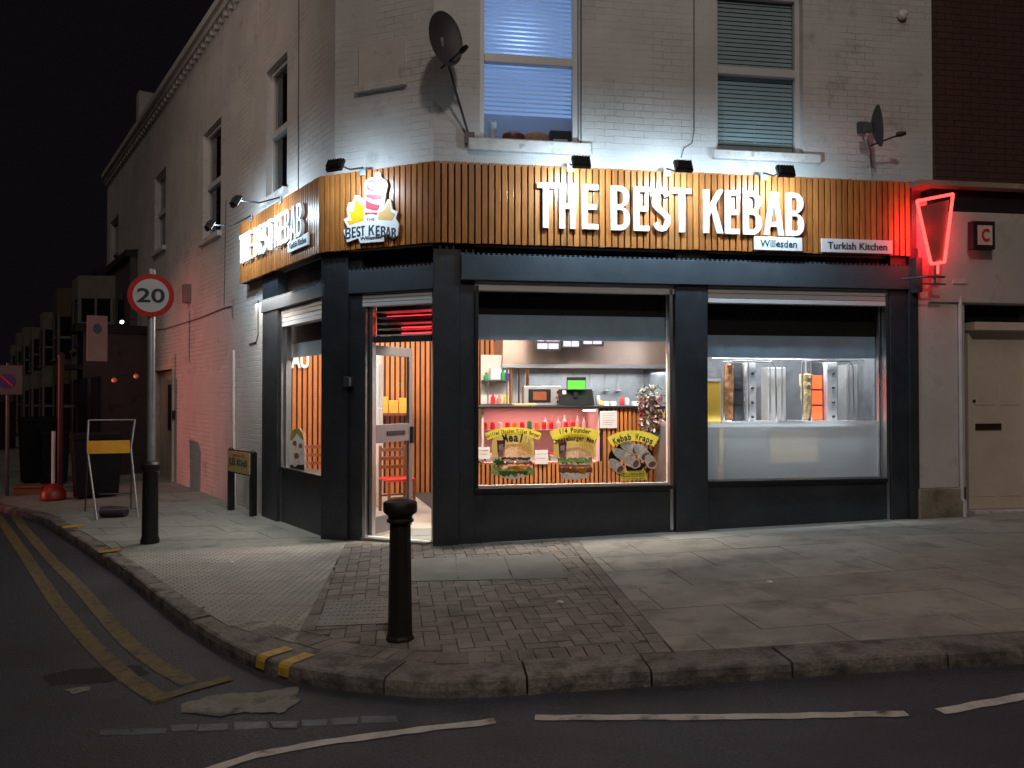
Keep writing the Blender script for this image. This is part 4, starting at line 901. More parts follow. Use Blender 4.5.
mb = MB(); zc = F.z(-nf, 935, 276); mb.tube([(e[0]-.25, -.02, zc), (e[0]-.1, -nf+.05, zc), (e[0]+.12, -nf+.05, zc)], .013); mb.tube([(e[0]-.22, -nf+.06, zc-.08), (e[0]+.14, -nf+.06, zc-.08)], .009); mb.tube([(e[0], -nf+.05, zc-.1), (e[0], -nf+.05, pts[0][1]-.05)], .012); mb.box(F.x(0, 913, 275), F.x(0, 919, 275), -.06, .06, zc-.15, zc+.25); obj('bracket', mb, 'galv_dark', t, F)
la = bpy.data.lights.new('neon', 'AREA'); la.shape = 'ELLIPSE'; la.size = .3; la.size_y = .6; la.energy = 6; la.color = (1, .02, .03); lo = bpy.data.objects.new('neon_glow', la); COL.objects.link(lo); lo.parent = t
lo.matrix_basis = Matrix.Translation((0, .06, 0)) @ Matrix.Rotation(math.radians(90), 4, 'X')
la = bpy.data.lights.new('neon', 'POINT'); la.shadow_soft_size = .12; la.energy = 1.0; la.color = (1, .02, .03); lo = bpy.data.objects.new('neon_glow', la); COL.objects.link(lo); lo.parent = t; lo.matrix_basis = Matrix.Translation((-.05, -.08, 0))
# ================================================================ NEIGHBOUR
nb = fthing('neighbour_building', 'dark red brick building with a pale rendered ground floor at the right edge', 'building', F, F.x(.1, 980, 400), .3, .1)
xe = xr+8
gN = F.g(F.x(.1, 960, 500), .1)
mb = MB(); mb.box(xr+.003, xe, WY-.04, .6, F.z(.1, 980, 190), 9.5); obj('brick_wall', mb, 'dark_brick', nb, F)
a_ = F.x(.05, 918, 400); b_ = F.x(.05, 958, 400); zc = F.z(.05, 940, 284)
mb = MB(); mb.box(a_, b_, .05, .5, F.z(.05, 938, 488), zc+1.0); obj('pilaster', mb, 'plaster', nb, F, bevel=.006)
mb = MB(); mb.box(a_-.01, b_+.06, .02, .5, gN-.1, F.z(.05, 938, 488)-.002); obj('plinth', mb, 'old_base', nb, F, bevel=.012)
mb = MB(); a2_ = F.x(.0, 952, 280); mb.box(a2_, a2_+.18, -.02, .3, F.z(0, 960, 284), F.z(0, 960, 279)); mb.box(b_+.001, b_+.10, .06, .4, F.z(.05, 938, 488), F.z(0, 960, 285)); obj('cornice', mb, 'plaster', nb, F, bevel=.004)
mb = MB(); px = F.x(.03, 961, 400); mb.tube([(px, .03, F.z(.03, 961, 284)), (px, .03, gN+.22), (px+.03, .02, gN+.18), (px+.03, .02, gN)], .024, 10); tag(obj('drain_pipe', mb, 'pipe_white', None, F, smooth=True), 'white downpipe beside the cream door at the right edge', 'pipe')
# sloping signboard
x0 = F.x(-.1, 940, 250); x1 = xe; z0 = F.z(-.05, 980, 302); z1 = F.z(-.05, 980, 214)
mb = MB(); mb.hexa([(x0-.05, .02, z0), (x1, .02, z0), (x1, .3, z0), (x0-.05, .3, z0), (x0+.0, -.12, z1), (x1, -.12, z1), (x1, .3, z1), (x0+.0, .3, z1)]); obj('signboard', mb, 'plaster', nb, F, bevel=.005)
mb = MB(); mb.box(x0-.05, x1, -.02, .3, z1+.003, F.z(0, 980, 191)-.003); obj('signboard_head', mb, 'black_void', nb, F)
mb = MB(); mb.box(x0-.3, x1, -.16, .2, F.z(0, 980, 191), F.z(0, 980, 186)); obj('ledge', mb, 'old_base', nb, F)
dxa = F.x(.25, 968, 420); ztp = F.z(.2, 990, 330)
mb = MB(); mb.box(dxa-.02, x1, .1, .3, F.z(.1, 990, 330), F.z(.1, 990, 322)); obj('door_lintel', mb, 'cream_paint', nb, F, bevel=.004)
mb = MB(); mb.box(dxa-.02, x1, .22, .3, F.z(.1, 990, 322)+.002, z0+.1); obj('fanlight', mb, 'dark_window', nb, F)
mb = MB(); mb.box(dxa, dxa+.78, .24, .30, gN+.05, ztp); nd = obj('front_door', mb, 'cream_paint', nb, F, bevel=.004)
mb = MB(); la_, lb_ = F.x(.24, 975, 427), F.x(.24, 1001, 427); mb.box(la_, lb_, .228, .2395, F.z(.24, 988, 430), F.z(.24, 988, 423.5)); obj('letterbox', mb, 'brass_dark', nd, F, bevel=.004)
mb = MB()
mb.box(dxa+.784, xe, .1, .4, gN-.1, z0+.05); obj('lower_wall', mb, 'plaster', nb, F)
mb = MB(); mb.box(dxa-.02, dxa+.784, .12, .4, gN-.1, gN+.045); obj('door_step', mb, 'stone_sill', nb, F, bevel=.006)
mb = MB()
for za_, zb_ in ((.15, .85), (1.25, 1.95)):
    for ua, ub in ((.08, .36), (.42, .70)): mb = MB(); mb.box(dxa+ua, dxa+ub, .234, .2395, gN+.05+za_, gN+.05+zb_); obj('door_panel', mb, 'cream_paint', nd, F, bevel=.003)
mb = MB(); mb.lathe([(.018, 0), (.02, .01), (.008, .014)], 0, 0, 12, Matrix.Translation((dxa+.07, .239, gN+1.35)) @ Matrix.Rotation(PI/2, 4, 'X')); obj('lock', mb, 'brass_dark', nd, F)
# crescent box sign
c0_, c1_ = F.x(-.14, 970, 236), F.x(-.14, 992, 236); e0, e1 = F.z(-.14, 981, 250), F.z(-.14, 981, 222)
mb = MB(); mb.box(c0_, c1_, -.19, -.10, e0, e1); t = obj('box_sign', mb, 'maroon', None, F, bevel=.006); tag(t, 'small dark red square sign with a pale plate and letter on the neighbour signboard', 'sign')
mb = MB(); q = (c1_-c0_)*.2; mb.box(c0_+q, c1_-q*.7, -.194, -.19, e0+.05, e1-.05); p = obj('sign_plate', mb, 'paper', t, F)
text('lettering', 'C', 'can_red', p, F, (c0_+c1_)/2+.012, -.197, (e0+e1)/2, .10, .15, .03, .003)
# ================================================================ POSTERS ON THE GLASS
PY = yG-.004
def sub(fr, y, px, py): return fr.hit(y, px, py)
def PX(px, py, y=PY): return F.hit(y, 475+px*200/1024, 415+py*75/384)
def layer(name, pts, mat, par, i, fr=F, hitf=PX): mb = MB(); mb.poly([(q[0], PY-.0012*i, q[1]) for q in [hitf(*p) for p in pts]]); return obj(name, mb, mat, par, fr)
def ell(cx, cy, rx, ry, n=28, a0=0, a1=360): return [(cx+rx*math.cos(math.radians(a0+(a1-a0)*k/(n-1))), cy-ry*math.sin(math.radians(a0+(a1-a0)*k/(n-1)))) for k in range(n)]
def arcw(name, s, mat, par, c, r, h, d0, d1, i, fr=F):
    x, z = PX(*c); R = PX(c[0]+r, c[1])[0]-x; return arctext(name, s, mat, par, fr, x, PY-.0012*i, z, R, h, math.radians(d0), math.radians(d1), .03)
def wavy(x0, x1, y, a_, h, n=14, sd=1):
    r = random.Random(sd); top = [(x0+(x1-x0)*k/n, y-h/2+r.uniform(-a_, a_)) for k in range(n+1)]; bot = [(x0+(x1-x0)*k/n, y+h/2+r.uniform(-a_, a_)) for k in range(n, -1, -1)]; return top+bot
def burger(cx, cy, r, seeds, lab, lines, off):
    x, z = PX(cx, cy); t = fthing('poster', lab, 'poster', F, x, PY, z, 'food posters on the middle window')
    layer('title_band', ell(cx, 422, 362 if seeds else 360, 362 if seeds else 360, 16, 69 if seeds else 66, 111 if seeds else 114)+ell(cx, 422, 290 if seeds else 322, 290 if seeds else 322, 16, 111 if seeds else 114, 69 if seeds else 66), 'yellow_text', t, 10)
    layer('background', [(cx-r, cy), (cx-r, cy-80), (cx-r*.8, cy-118), (cx-r*.3, cy-140), (cx+r*.4, cy-140), (cx+r*.85, cy-112), (cx+r, cy-70), (cx+r, cy)]+(ell(cx+3, cy-2, 82, 52, 22, 0, 180) if seeds else ell(cx+5, cy, 84, 66, 22, 0, 180)), 'olive', t, 1)
    for k in range(9): a = cx+18+k*9; hh = (60, 88, 70, 98, 80, 100, 72, 90, 66)[k]; layer('fries', [(a, cy-20), (a-3, cy-hh), (a+3, cy-hh-4), (a+6, cy-20)], 'fries', t, 2+(k % 2))
    layer('drink_cup', [(cx-84, cy-86), (cx-40, cy-86), (cx-46, cy-4), (cx-78, cy-4)], 'leaf_red', t, 2); layer('cup_label', [(cx-74, cy-62), (cx-50, cy-66), (cx-52, cy-40), (cx-72, cy-36)], 'paper', t, 3)
    layer('bun_bottom', [(cx-78, cy+70), (cx+80, cy+70), (cx+66, cy+100), (cx, cy+114), (cx-62, cy+104)], 'wrap_cream', t, 3)
    if not seeds:
        layer('lettuce', wavy(cx-112, cx+105, cy+72, 12, 40, 22, 4), 'lettuce', t, 4); layer('ham', wavy(cx-92, cx+98, cy+50, 7, 26, 16, 5), 'ham', t, 5); layer('cheese', [(cx-30, cy+50), (cx+88, cy+42), (cx+20, cy+78)], 'cheese', t, 6)
        layer('ham', wavy(cx-88, cx+100, cy+30, 6, 14, 16, 15), 'wrap_fill', t, 6); layer('egg', wavy(cx-92, cx+80, cy+18, 7, 18, 16, 6), 'wrap_cream', t, 7); layer('lettuce', wavy(cx-105, cx-50, cy+30, 12, 40, 8, 8), 'lettuce', t, 8); layer('lettuce', wavy(cx-60, cx+88, cy+8, 5, 12, 16, 9), 'patty', t, 8)
        layer('bun_top', ell(cx+5, cy, 84, 66, 22, 0, 180), 'bun', t, 9)
    else:
        layer('patty', wavy(cx-82, cx+90, cy+62, 4, 28, 14, 5), 'patty', t, 5); layer('cheese', [(cx-30, cy+50), (cx+70, cy+44), (cx+52, cy+84), (cx+10, cy+62)], 'cheese', t, 6); layer('tomato', wavy(cx-84, cx+84, cy+40, 4, 14, 14, 6), 'meat_pink', t, 6)
        layer('onion', wavy(cx-80, cx+84, cy+28, 4, 12, 14, 16), 'wrap_cream', t, 7); layer('lettuce', wavy(cx-88, cx+88, cy+12, 8, 26, 22, 8), 'lettuce', t, 8); layer('bun_top', ell(cx+3, cy-2, 82, 52, 22, 0, 180), 'seeds', t, 9)
    for i, (s_, rr, hh, a0_, a1_) in enumerate(lines): arcw('lettering', s_, 'ink_dark', t, (cx, rr[0]), rr[1], hh, a0_, a1_, 11)
    return t
burger(195, 215, 108, False, 'burger poster with a plain bun and the word Meal, leftmost on the middle window', [('Grilled Chicken Fillet Burger', (420, 330), .040, 114, 66), ('Meal', (275, 156), .095, 110, 70)], 0)
burger(510, 220, 108, True, 'cheeseburger poster with a seeded bun between the other two window posters', [('Cheeseburger Meal', (425, 296), .056, 112, 68), ('1/4 Pounder', (425, 334), .056, 104, 76)], 1)
x, z = PX(810, 220); t = fthing('poster', 'dark round poster of kebab wraps, rightmost on the middle window', 'poster', F, x, PY, z, 'food posters on the middle window')
layer('background', ell(800, 228, 118, 95, 30, 150, 400)+ell(800, 228, 96, 74, 30, 400, 150), 'poster_black', t, 1)
layer('dark_ground', [(735, 150), (765, 128), (800, 140), (770, 200), (740, 240), (705, 250), (700, 200)], 'poster_black', t, 1); layer('dark_ground', [(770, 262), (830, 240), (880, 250), (850, 285), (780, 290)], 'poster_black', t, 1)
layer('title_band', ell(808, 330, 252, 252, 24, 58, 122)+ell(808, 330, 198, 198, 24, 122, 58), 'yellow_text', t, 10)
arcw('lettering', 'Kebab Wraps', 'ink_dark', t, (808, 330), 208, .072, 119, 61, 12)
def rell(cx, cy, rx, ry, a, n=20): c_, s_ = math.cos(math.radians(a)), math.sin(math.radians(a)); return [(cx+rx*math.cos(2*PI*k/n)*c_-ry*math.sin(2*PI*k/n)*s_, cy+rx*math.cos(2*PI*k/n)*s_+ry*math.sin(2*PI*k/n)*c_) for k in range(n)]
for i, (bx, by, ex_, ey_, r) in enumerate(((765, 150, 822, 178, 27), (728, 190, 790, 225, 26), (705, 245, 742, 278, 26), (840, 175, 872, 212, 30), (780, 230, 822, 250, 26), (890, 225, 905, 252, 26))):
    a_ = math.degrees(math.atan2(ey_-by, ex_-bx)); L_ = math.hypot(ex_-bx, ey_-by)
    layer('wrap', rell((bx+ex_)/2, (by+ey_)/2, L_*.5+r, r*1.02, a_), 'wrap_cream', t, 3+i); layer('wrap_end', rell(ex_, ey_, r*.72, r, a_), 'can_white', t, 3.4+i); layer('filling', rell(ex_+1, ey_, r*.56, r*.80, a_, 14), 'wrap_fill', t, 3.7+i)
layer('price_band', [(740, 288), (870, 282), (880, 330), (745, 335)], 'yellow_text', t, 11)
for k in range(3): mb = MB(); x0, z0 = PX(755, 298+k*13); x1, z1 = PX(865, 303+k*13); mb.box(x0, x1, PY-.0125, PY-.0112, z1, z0) if 0 else text('lettering', 'Doner Wrap Meal', 'ink_dark', t, F, (x0+x1)/2, PY-.0158, (z0+z1)/2, abs(x1-x0), .018, .01, .001)
# notice on the counter front, side window poster
def note(lab, fr, y, p0, p1, nm='notice', lines=6, grp=None):
    x0, z1 = fr.hit(y, *p0); x1, z0 = fr.hit(y, *p1); mb = MB(); mb.box(x0, x1, y, y+.002, z0, z1); t = tag(obj(nm, mb, 'paper', None, fr), lab, 'notice', grp)
    mb = MB()
    for i in range(lines): zz = z1-(z1-z0)*(i+1)/(lines+1.5); mb.box(x0+(x1-x0)*.12, x1-(x1-x0)*(.1+.1*(i % 3)), y-.0015, y-.0005, zz-.004, zz+.004)
    obj('print', mb, 'ink_grey', t, fr)
# ================================================================ INTERIOR FURNITURE
CY = 1.55
cz_ = F.z(CY, 560, 406); cx0 = F.x(CY, 470, 406); cx1 = F.x(CY, 672, 406)+.2
ct = fthing('serving_counter', 'serving counter clad in orange wood slats with a dark top', 'counter', F, 1.3, CY, fl)
dxx = F.x(CY, 600, 430)
mb = MB(); x = cx0-.3
zlow = F.z(CY, 540, 462)
while x < cx1:
    top = cz_-.03 if x > dxx else zlow-.0
    mb.box(x, x+.035, CY-.03, CY, fl, top); x += .056
obj('front_slats', mb, 'slat_wood_inside', ct, F)
mb = MB(); mb.box(cx0-.3, dxx, CY+.002, CY+.7, fl, zlow-.02); mb.box(dxx+.002, cx1, CY+.002, CY+.7, fl, cz_-.035); obj('body', mb, 'maroon', ct, F)
mb = MB(); mb.box(cx0-.35, cx1, CY-.06, CY+.75, cz_-.03, cz_); obj('worktop', mb, 'black_plastic', ct, F, bevel=.004)
dc = fthing('display_fridge', 'pink lit glass display fridge built into the serving counter', 'display fridge', F, cx0+.5, CY, zlow)
dl0, dl1 = F.x(CY, 484, 430), F.x(CY, 598, 430); zm = F.z(CY+.2, 540, 430)
mb = MB(); mb.box(dl0, dl1, CY+.65, CY+.68, zlow, cz_-.04); mb.box(dl0-.03, dl0, CY, CY+.68, zlow, cz_-.035); mb.box(dl1, dl1+.02, CY, CY+.68, zlow, cz_-.035); mb.box(dl0, dl1, CY+.02, CY+.649, zlow-.018, zlow); obj('cabinet', mb, 'display_pink', dc, F)
mb = MB(); mb.box(dl0+.001, dl1-.001, CY+.25, CY+.64, zm-.006, zm); obj('shelf', mb, 'display_pink', dc, F)
mb = MB(); mb.box(dl0, dl1, CY-.012, CY-.008, zlow, cz_-.04); obj('pane', mb, 'glass', dc, F)
mb = MB(); mb.box(dl1-.18, dl1-.02, CY+.05, CY+.08, cz_-.07, cz_-.05); obj('light_tube', mb, 'tube_white', dc, F)
la = bpy.data.lights.new('display', 'AREA'); la.shape = 'RECTANGLE'; la.size = 1.3; la.size_y = .3; la.energy = 5.5; la.color = (1, .50, .46); lo = bpy.data.objects.new('display_light', la); COL.objects.link(lo); lo.matrix_basis = F.m @ Matrix.Translation(((dl0+dl1)/2, CY+.33, cz_-.05))
r6 = random.Random(21)
proto = None
cans = [('can_red', 'red'), ('can_red', 'red'), ('can_white', 'white'), ('can_red', 'red'), ('can_orange', 'orange'), ('can_red', 'red'), ('bottle_green', 'green'), ('can_orange', 'orange'), ('can_red', 'red'), ('can_red', 'red'), ('can_white', 'white'), ('can_red', 'red'), ('can_red', 'red')]
for i, (mt, cn) in enumerate(cans):
    px = dl0+.06+i*(dl1-dl0-.3)/12; h = .10 if mt != 'bottle_green' else .115
    mb = MB(); mb.lathe([(.026, 0), (.031, .006), (.031, h-.015), (.024, h)], 0, 0, 12); t = obj('drinks_can', mb, mt, None, F.m @ Matrix.Translation((px, CY+.38, zm))); tag(t, {'can_red': 'red drinks can on the upper shelf of the display fridge', 'can_white': 'white drinks can on the upper shelf of the display fridge', 'can_orange': 'orange drinks can on the upper shelf of the display fridge', 'bottle_green': 'green drinks can on the upper shelf of the display fridge'}[mt], 'drinks can', cn+' cans in the display fridge')
for i in range(5):
    x0 = dl0+.04+i*(dl1-dl0-.08)/5; x1 = x0+(dl1-dl0-.08)/5-.03; t = fthing('food_tray', 'steel tray of food on the floor of the display fridge', 'food tray', F, x0, CY+.2, zlow, 'trays in the display fridge')
    mb = MB(); mb.box(x0, x1, CY+.1, CY+.5, zlow+.001, zlow+.07); obj('tray', mb, 'steel', t, F, bevel=.004)
    mb = MB(); n = 7
    for k in range(16): c = (r6.uniform(x0+.04, x1-.04), CY+.12+r6.random()*.34, zlow+.075); mb.sphere(c, r6.uniform(.02, .035), 8)
    obj('food', mb, ['meat_pink', 'meat_pink', 'lettuce', 'can_red', 'meat_pink'][i], t, F)
for i in range(7):
    x = dl0+(dl1-dl0)*(.60+.36*i/6); h = .15+.03*((i*3) % 2); mb = MB(); mb.lathe([(.02, 0), (.028, .01), (.028, h*.6), (.011, h*.8), (.011, h)], 0, 0, 10); tag(obj('sauce_bottle', mb, ['can_white', 'meat_pink', 'paper'][i % 3], None, F.m @ Matrix.Translation((x, CY+.52, zm))), {0: 'white sauce bottle behind the cans at the right end of the display fridge', 1: 'pink sauce bottle behind the cans at the right end of the display fridge', 2: 'pale paper labelled bottle behind the cans at the right end of the display fridge'}[i % 3], 'bottle', ['white', 'pink', 'pale'][i % 3]+' bottles in the display fridge')
for px, hh, mt, lb in ((600, .05, 'yellow_pack', 'small yellow tub on the kitchen counter right of the cash register'), (622, .09, 'can_red', 'red bottle on the kitchen counter between the takeaway trays'), (627, .08, 'can_white', 'white bottle beside the red one on the kitchen counter'), (598, .12, 'steel', 'steel pot on the kitchen counter behind the cash register')):
    mb = MB(); mb.lathe([(.025, 0), (.035, .01), (.035, hh), (.02, hh+.02)], 0, 0, 12); tag(obj('kitchen_container', mb, mt, None, F.m @ Matrix.Translation((F.x(2.05, px, 400), 2.05, cz_+.001)), smooth=True), lb, 'container')
for i, px in enumerate((575, 592, 607, 619)):
    x = F.x(3.3, px, 380); zt_ = F.z(3.3, px, 371); mb = MB(); mb.tube([(x, 3.36, zt_), (x, 3.34, zt_-.26)], .008, 6); mb.sphere((x, 3.33, zt_-.30), .05, 10, .5); tag(obj('kitchen_ladle', mb, 'steel', None, F, smooth=True), ['steel ladle hanging left of the green screen', 'steel ladle hanging just right of the green screen', 'third steel ladle hanging on the splashback from the green screen', 'steel ladle hanging nearest the plant on the splashback'][i], 'ladle', 'ladles on the splashback')
# price cards
for i, (p0, p1, lb) in enumerate((((478, 447), (490, 459), 'white price card at the left end of the counter'), ((535, 450), (548, 464), 'white price card between the two burger posters'))): note(lb, F, CY-.05, p0, p1, 'price_card', 2)
note('pink tinted paper notice on the slatted counter front below the plant', F, CY-.05, (600, 411), (617, 428))
# hood
hd = fthing('extractor_hood', 'long stainless steel extractor hood over the kitchen', 'extractor hood', F, F.x(2.4, 585, 360), 2.4, 2.0)
x0, x1 = F.x(2.4, 502, 360), F.x(2.4, 672, 360)+.4; z0, z1 = F.z(2.4, 585, 367), F.z(2.4, 585, 345)
mb = MB(); mb.hexa([(x0, 2.4, z0), (x1, 2.4, z0), (x1, 3.39, z0), (x0, 3.39, z0), (x0+.02, 2.45, z1+.1), (x1, 2.45, z1+.1), (x1, 3.39, z1+.1), (x0+.02, 3.39, z1+.1)]); obj('canopy', mb, 'hood_painted_reflection', hd, F, bevel=.004)
mb = MB(); mb.box(x0, x1, 2.38, 2.399, z0-.015, z0+.035); obj('lip', mb, 'aluminium', hd, F)
# menu screens
for i, (a_, b_) in enumerate(((536, 561), (562, 581), (582, 604))):
    y = 2.0; x0, x1 = F.x(y, a_, 346), F.x(y, b_, 346); zt = F.z(y, 570, 332); zb = F.z(y, (a_+b_)/2, 351-(i*2.4))
    mb = MB(); mb.box(x0, x1, y, y+.04, zb, zb+.45); t = obj('menu_screen', mb, 'black_plastic', None, F, bevel=.004); tag(t, ['left menu screen hanging above the extractor hood', 'middle menu screen hanging above the extractor hood', 'right menu screen hanging above the extractor hood'][i], 'menu screen')
    mb = MB(); [mb.box(x0+.02+(x1-x0-.04)*a_, x0+.02+(x1-x0-.04)*b_, y-.003, y-.001, zb+.03+c_, zb+.10+c_) for a_, b_, c_ in ((0, .45, 0), (.5, .95, 0), (0, .3, .1), (.4, 1, .1), (0, .6, .2), (.65, 1, .2))]; obj('display', mb, 'screen_menu', t, F)
# shelf unit
su = fthing('shelf_unit', 'white backed shelf unit with bottles at the left end of the kitchen', 'shelf', F, F.x(2.2, 497, 380), 2.2, cz_)
x0, x1 = F.x(2.2, 483, 380), F.x(2.2, 512, 380); zt = F.z(2.2, 497, 354); zs_ = F.z(2.2, 497, 380); zlo = F.z(2.2, 497, 404)
mb = MB(); mb.box(x0, x1, 2.45, 2.47, zlo-.5, zt); obj('back_panel', mb, 'inner_white', su, F)
mb = MB(); mb.box(x0, x1, 2.2, 2.449, zs_-.012, zs_); mb.box(x0, x1, 2.2, 2.449, zlo-.015, zlo); mb.box(x0+.06, x0+.075, 2.2, 2.215, zlo, zs_-.013); mb.box(x1-.075, x1-.06, 2.2, 2.215, zlo, zs_-.013); obj('shelves', mb, 'galv_dark', su, F)
for i, (px, mt, h, base, lb) in enumerate(((486, 'bottle_green', .10, 0, 'small green bottle at the left of the upper kitchen shelf'), (503, 'bottle_green', .15, 0, 'tall green bottle near the middle of the upper kitchen shelf'), (507, 'purple_blue', .14, 0, 'dark blue bottle right of the tall green bottle on the kitchen shelf'), (493, 'can_red', .14, 1, 'red bottle on the lower kitchen shelf'), (499, 'meat_pink', .12, 1, 'pink bottle beside the red bottle on the lower kitchen shelf'), (506, 'yellow_pack', .15, 1, 'yellow bottle at the right of the lower kitchen shelf'))):
    mb = MB(); x = F.x(2.3, px, 380); mb.lathe([(.03, 0), (.034, .01), (.034, h*.6), (.014, h*.8), (.014, h)], 0, 0, 12); t = obj('sauce_bottle', mb, mt, None, F.m @ Matrix.Translation((x, 2.3, (zs_ if not base else zlo)))); tag(t, lb, 'bottle', 'bottles on the kitchen shelves')
mb = MB(); a_, b_ = F.x(2.3, 490, 380), F.x(2.3, 500, 380); mb.box(a_, b_, 2.25, 2.4, zs_, zs_+.17); t = tag(obj('storage_tub', mb, 'inner_white', None, F, bevel=.015), 'pale plastic tub between the green bottles on the kitchen shelf', 'tub')
# column ducts
mb = MB(); a_ = F.x(3.0, 512, 380); mb.box(a_, a_+.09, 3.0, 3.1, fl, 2.1); mb.box(a_+.11, a_+.2, 3.0, 3.1, fl, 2.1); tag(obj('steel_duct', mb, 'steel', None, F, bevel=.01), 'pair of upright steel ducts behind the oven', 'duct')
# oven
ov = fthing('pizza_oven', 'stainless steel oven with a dark glass door on the kitchen counter', 'oven', F, F.x(2.1, 540, 400), 2.1, cz_)
x0, x1 = F.x(2.1, 524, 396), F.x(2.1, 561, 396); z0 = cz_+.001; z1 = F.z(2.1, 540, 386)
mb = MB(); mb.box(x0, x1, 2.1, 2.3, z0, z1); obj('body', mb, 'steel', ov, F, bevel=.006)
mb = MB(); w_o = (x1-x0); mb.box(x0+w_o*.12, x0+w_o*.72, 2.09, 2.099, z0+.04, z1-.04); d = obj('oven_door', mb, 'black_plastic', ov, F, bevel=.003)
mb = MB(); mb.box(x0+w_o*.24, x0+w_o*.60, 2.084, 2.0895, z0+.07, z1-.075); obj('pane', mb, 'chair_wood', d, F)
for k in range(3): mb = MB(); mb.lathe([(.014, 0), (.014, .02)], 0, 0, 10, Matrix.Translation((x1-.05, 2.099, z0+.05+k*.065)) @ Matrix.Rotation(PI/2, 4, 'X')); obj('knob', mb, 'can_red' if k == 1 else 'knob_black', ov, F)
mb = MB(); mb.box(F.x(2.0, 511, 400), F.x(2.0, 533, 400), 1.75, 1.95, cz_+.001, cz_+.03); tag(obj('chopping_board', mb, 'cardboard', None, F, bevel=.008), 'pale wooden board lying on the counter left of the oven', 'board')
# register
rg = fthing('cash_register', 'black cash register with a lit green screen on the counter', 'cash register', F, F.x(1.95, 578, 400), 1.95, cz_)
x0, x1 = F.x(1.95, 561, 396), F.x(1.95, 595, 396); zt = F.z(1.95, 578, 389); mb = MB(); mb.hexa([(x0, 1.95, cz_+.001), (x1, 1.95, cz_+.001), (x1, 2.25, cz_+.001), (x0, 2.25, cz_+.001), (x0, 1.97, zt), (x1-.03, 1.97, zt), (x1-.03, 2.2, zt), (x0, 2.2, zt)]); obj('body', mb, 'black_plastic', rg, F, bevel=.008)
s0, s1 = F.x(1.9, 567, 384), F.x(1.9, 586, 384); q0, q1 = F.z(1.9, 576, 390), F.z(1.9, 576, 377); mb = MB(); mb.box(s0, s1, 1.9, 1.93, q0, q1); mb.box((s0+s1)/2-.03, (s0+s1)/2+.03, 1.93, 2.0, q0-.1, q1-.05); obj('monitor', mb, 'black_plastic', rg, F, bevel=.003)
mb = MB(); mb.box(s0+.008, s1-.008, 1.896, 1.8995, q0+.01, q1-.045); obj('display', mb, 'screen_green', rg, F)
mb = MB(); mb.box(x0+.02, x0+.07, 1.944, 1.9495, zt-.07, zt-.02); obj('sticker', mb, 'can_white', rg, F)
for px, lb in ((606, 'white takeaway tray left of a pair on the kitchen counter'), (613, 'white takeaway tray right of a pair on the kitchen counter'), (635, 'white takeaway tray half hidden by the hanging plant')):
    mb = MB(); x = F.x(1.85, px, 402); mb.hexa([(x-.03, 1.8, cz_+.001), (x+.03, 1.8, cz_+.001), (x+.03, 1.9, cz_+.001), (x-.03, 1.9, cz_+.001), (x-.02, 1.85, cz_+.055), (x+.045, 1.85, cz_+.055), (x+.045, 1.93, cz_+.055), (x-.02, 1.93, cz_+.055)]); tag(obj('takeaway_tray', mb, 'can_white', None, F, bevel=.004), lb, 'tray', 'takeaway trays on the counter')
# plant
pcx = F.x(1.25, 652, 400); plz = F.z(1.25, 652, 405)
pt = fthing('trailing_plant', 'bushy plant with grey and purple leaves spilling over the counter end', 'plant', F, pcx, 1.25, plz)
mb = MB(); mb.lathe([(.07, plz-.02), (.09, plz+.11), (.085, plz+.11), (.06, plz)], pcx, 1.35, 14); obj('pot', mb, 'pot', pt, F, smooth=True)
mb = MB(); x_ = F.x(1.25, 645, 400); mb.box(pcx-.12, pcx+.16, 1.2, 1.52, plz-.05, plz-.022); obj('ledge', mb, 'black_plastic', pt, F)
for mt, n, sd in (('leaf_grey', 360, 1), ('leaf_red', 260, 2), ('leaf_dark', 240, 3)):
    r = random.Random(sd); mb = MB()
    for k in range(n):
        v = r.random(); z = F.z(1.25, 652, 386+v*58); sp = .20*(1-.45*max(0, v-.35)/.65)*(.55+.45*math.sin(min(1, v*4+.3)*PI/2)); ang = r.uniform(0, 2*PI); rr = sp*math.sqrt(r.random())
        if mt == 'leaf_red' and v < .15: continue
        c = Vector((pcx+.01+rr*math.cos(ang), 1.3+rr*.7*math.sin(ang), z+r.uniform(-.02, .02))); e1_ = Vector((r.uniform(-1, 1), r.uniform(-1, 1), r.uniform(-1, .6))).normalized(); e2_ = e1_.cross(Vector((r.uniform(-1, 1), r.uniform(-1, 1), r.uniform(-1, 1)))).normalized(); l = r.uniform(.022, .042)
        mb.quad(c-e1_*l, c+e2_*l*.4, c+e1_*l, c-e2_*l*.4)
    obj('leaves', mb, mt, pt, F)
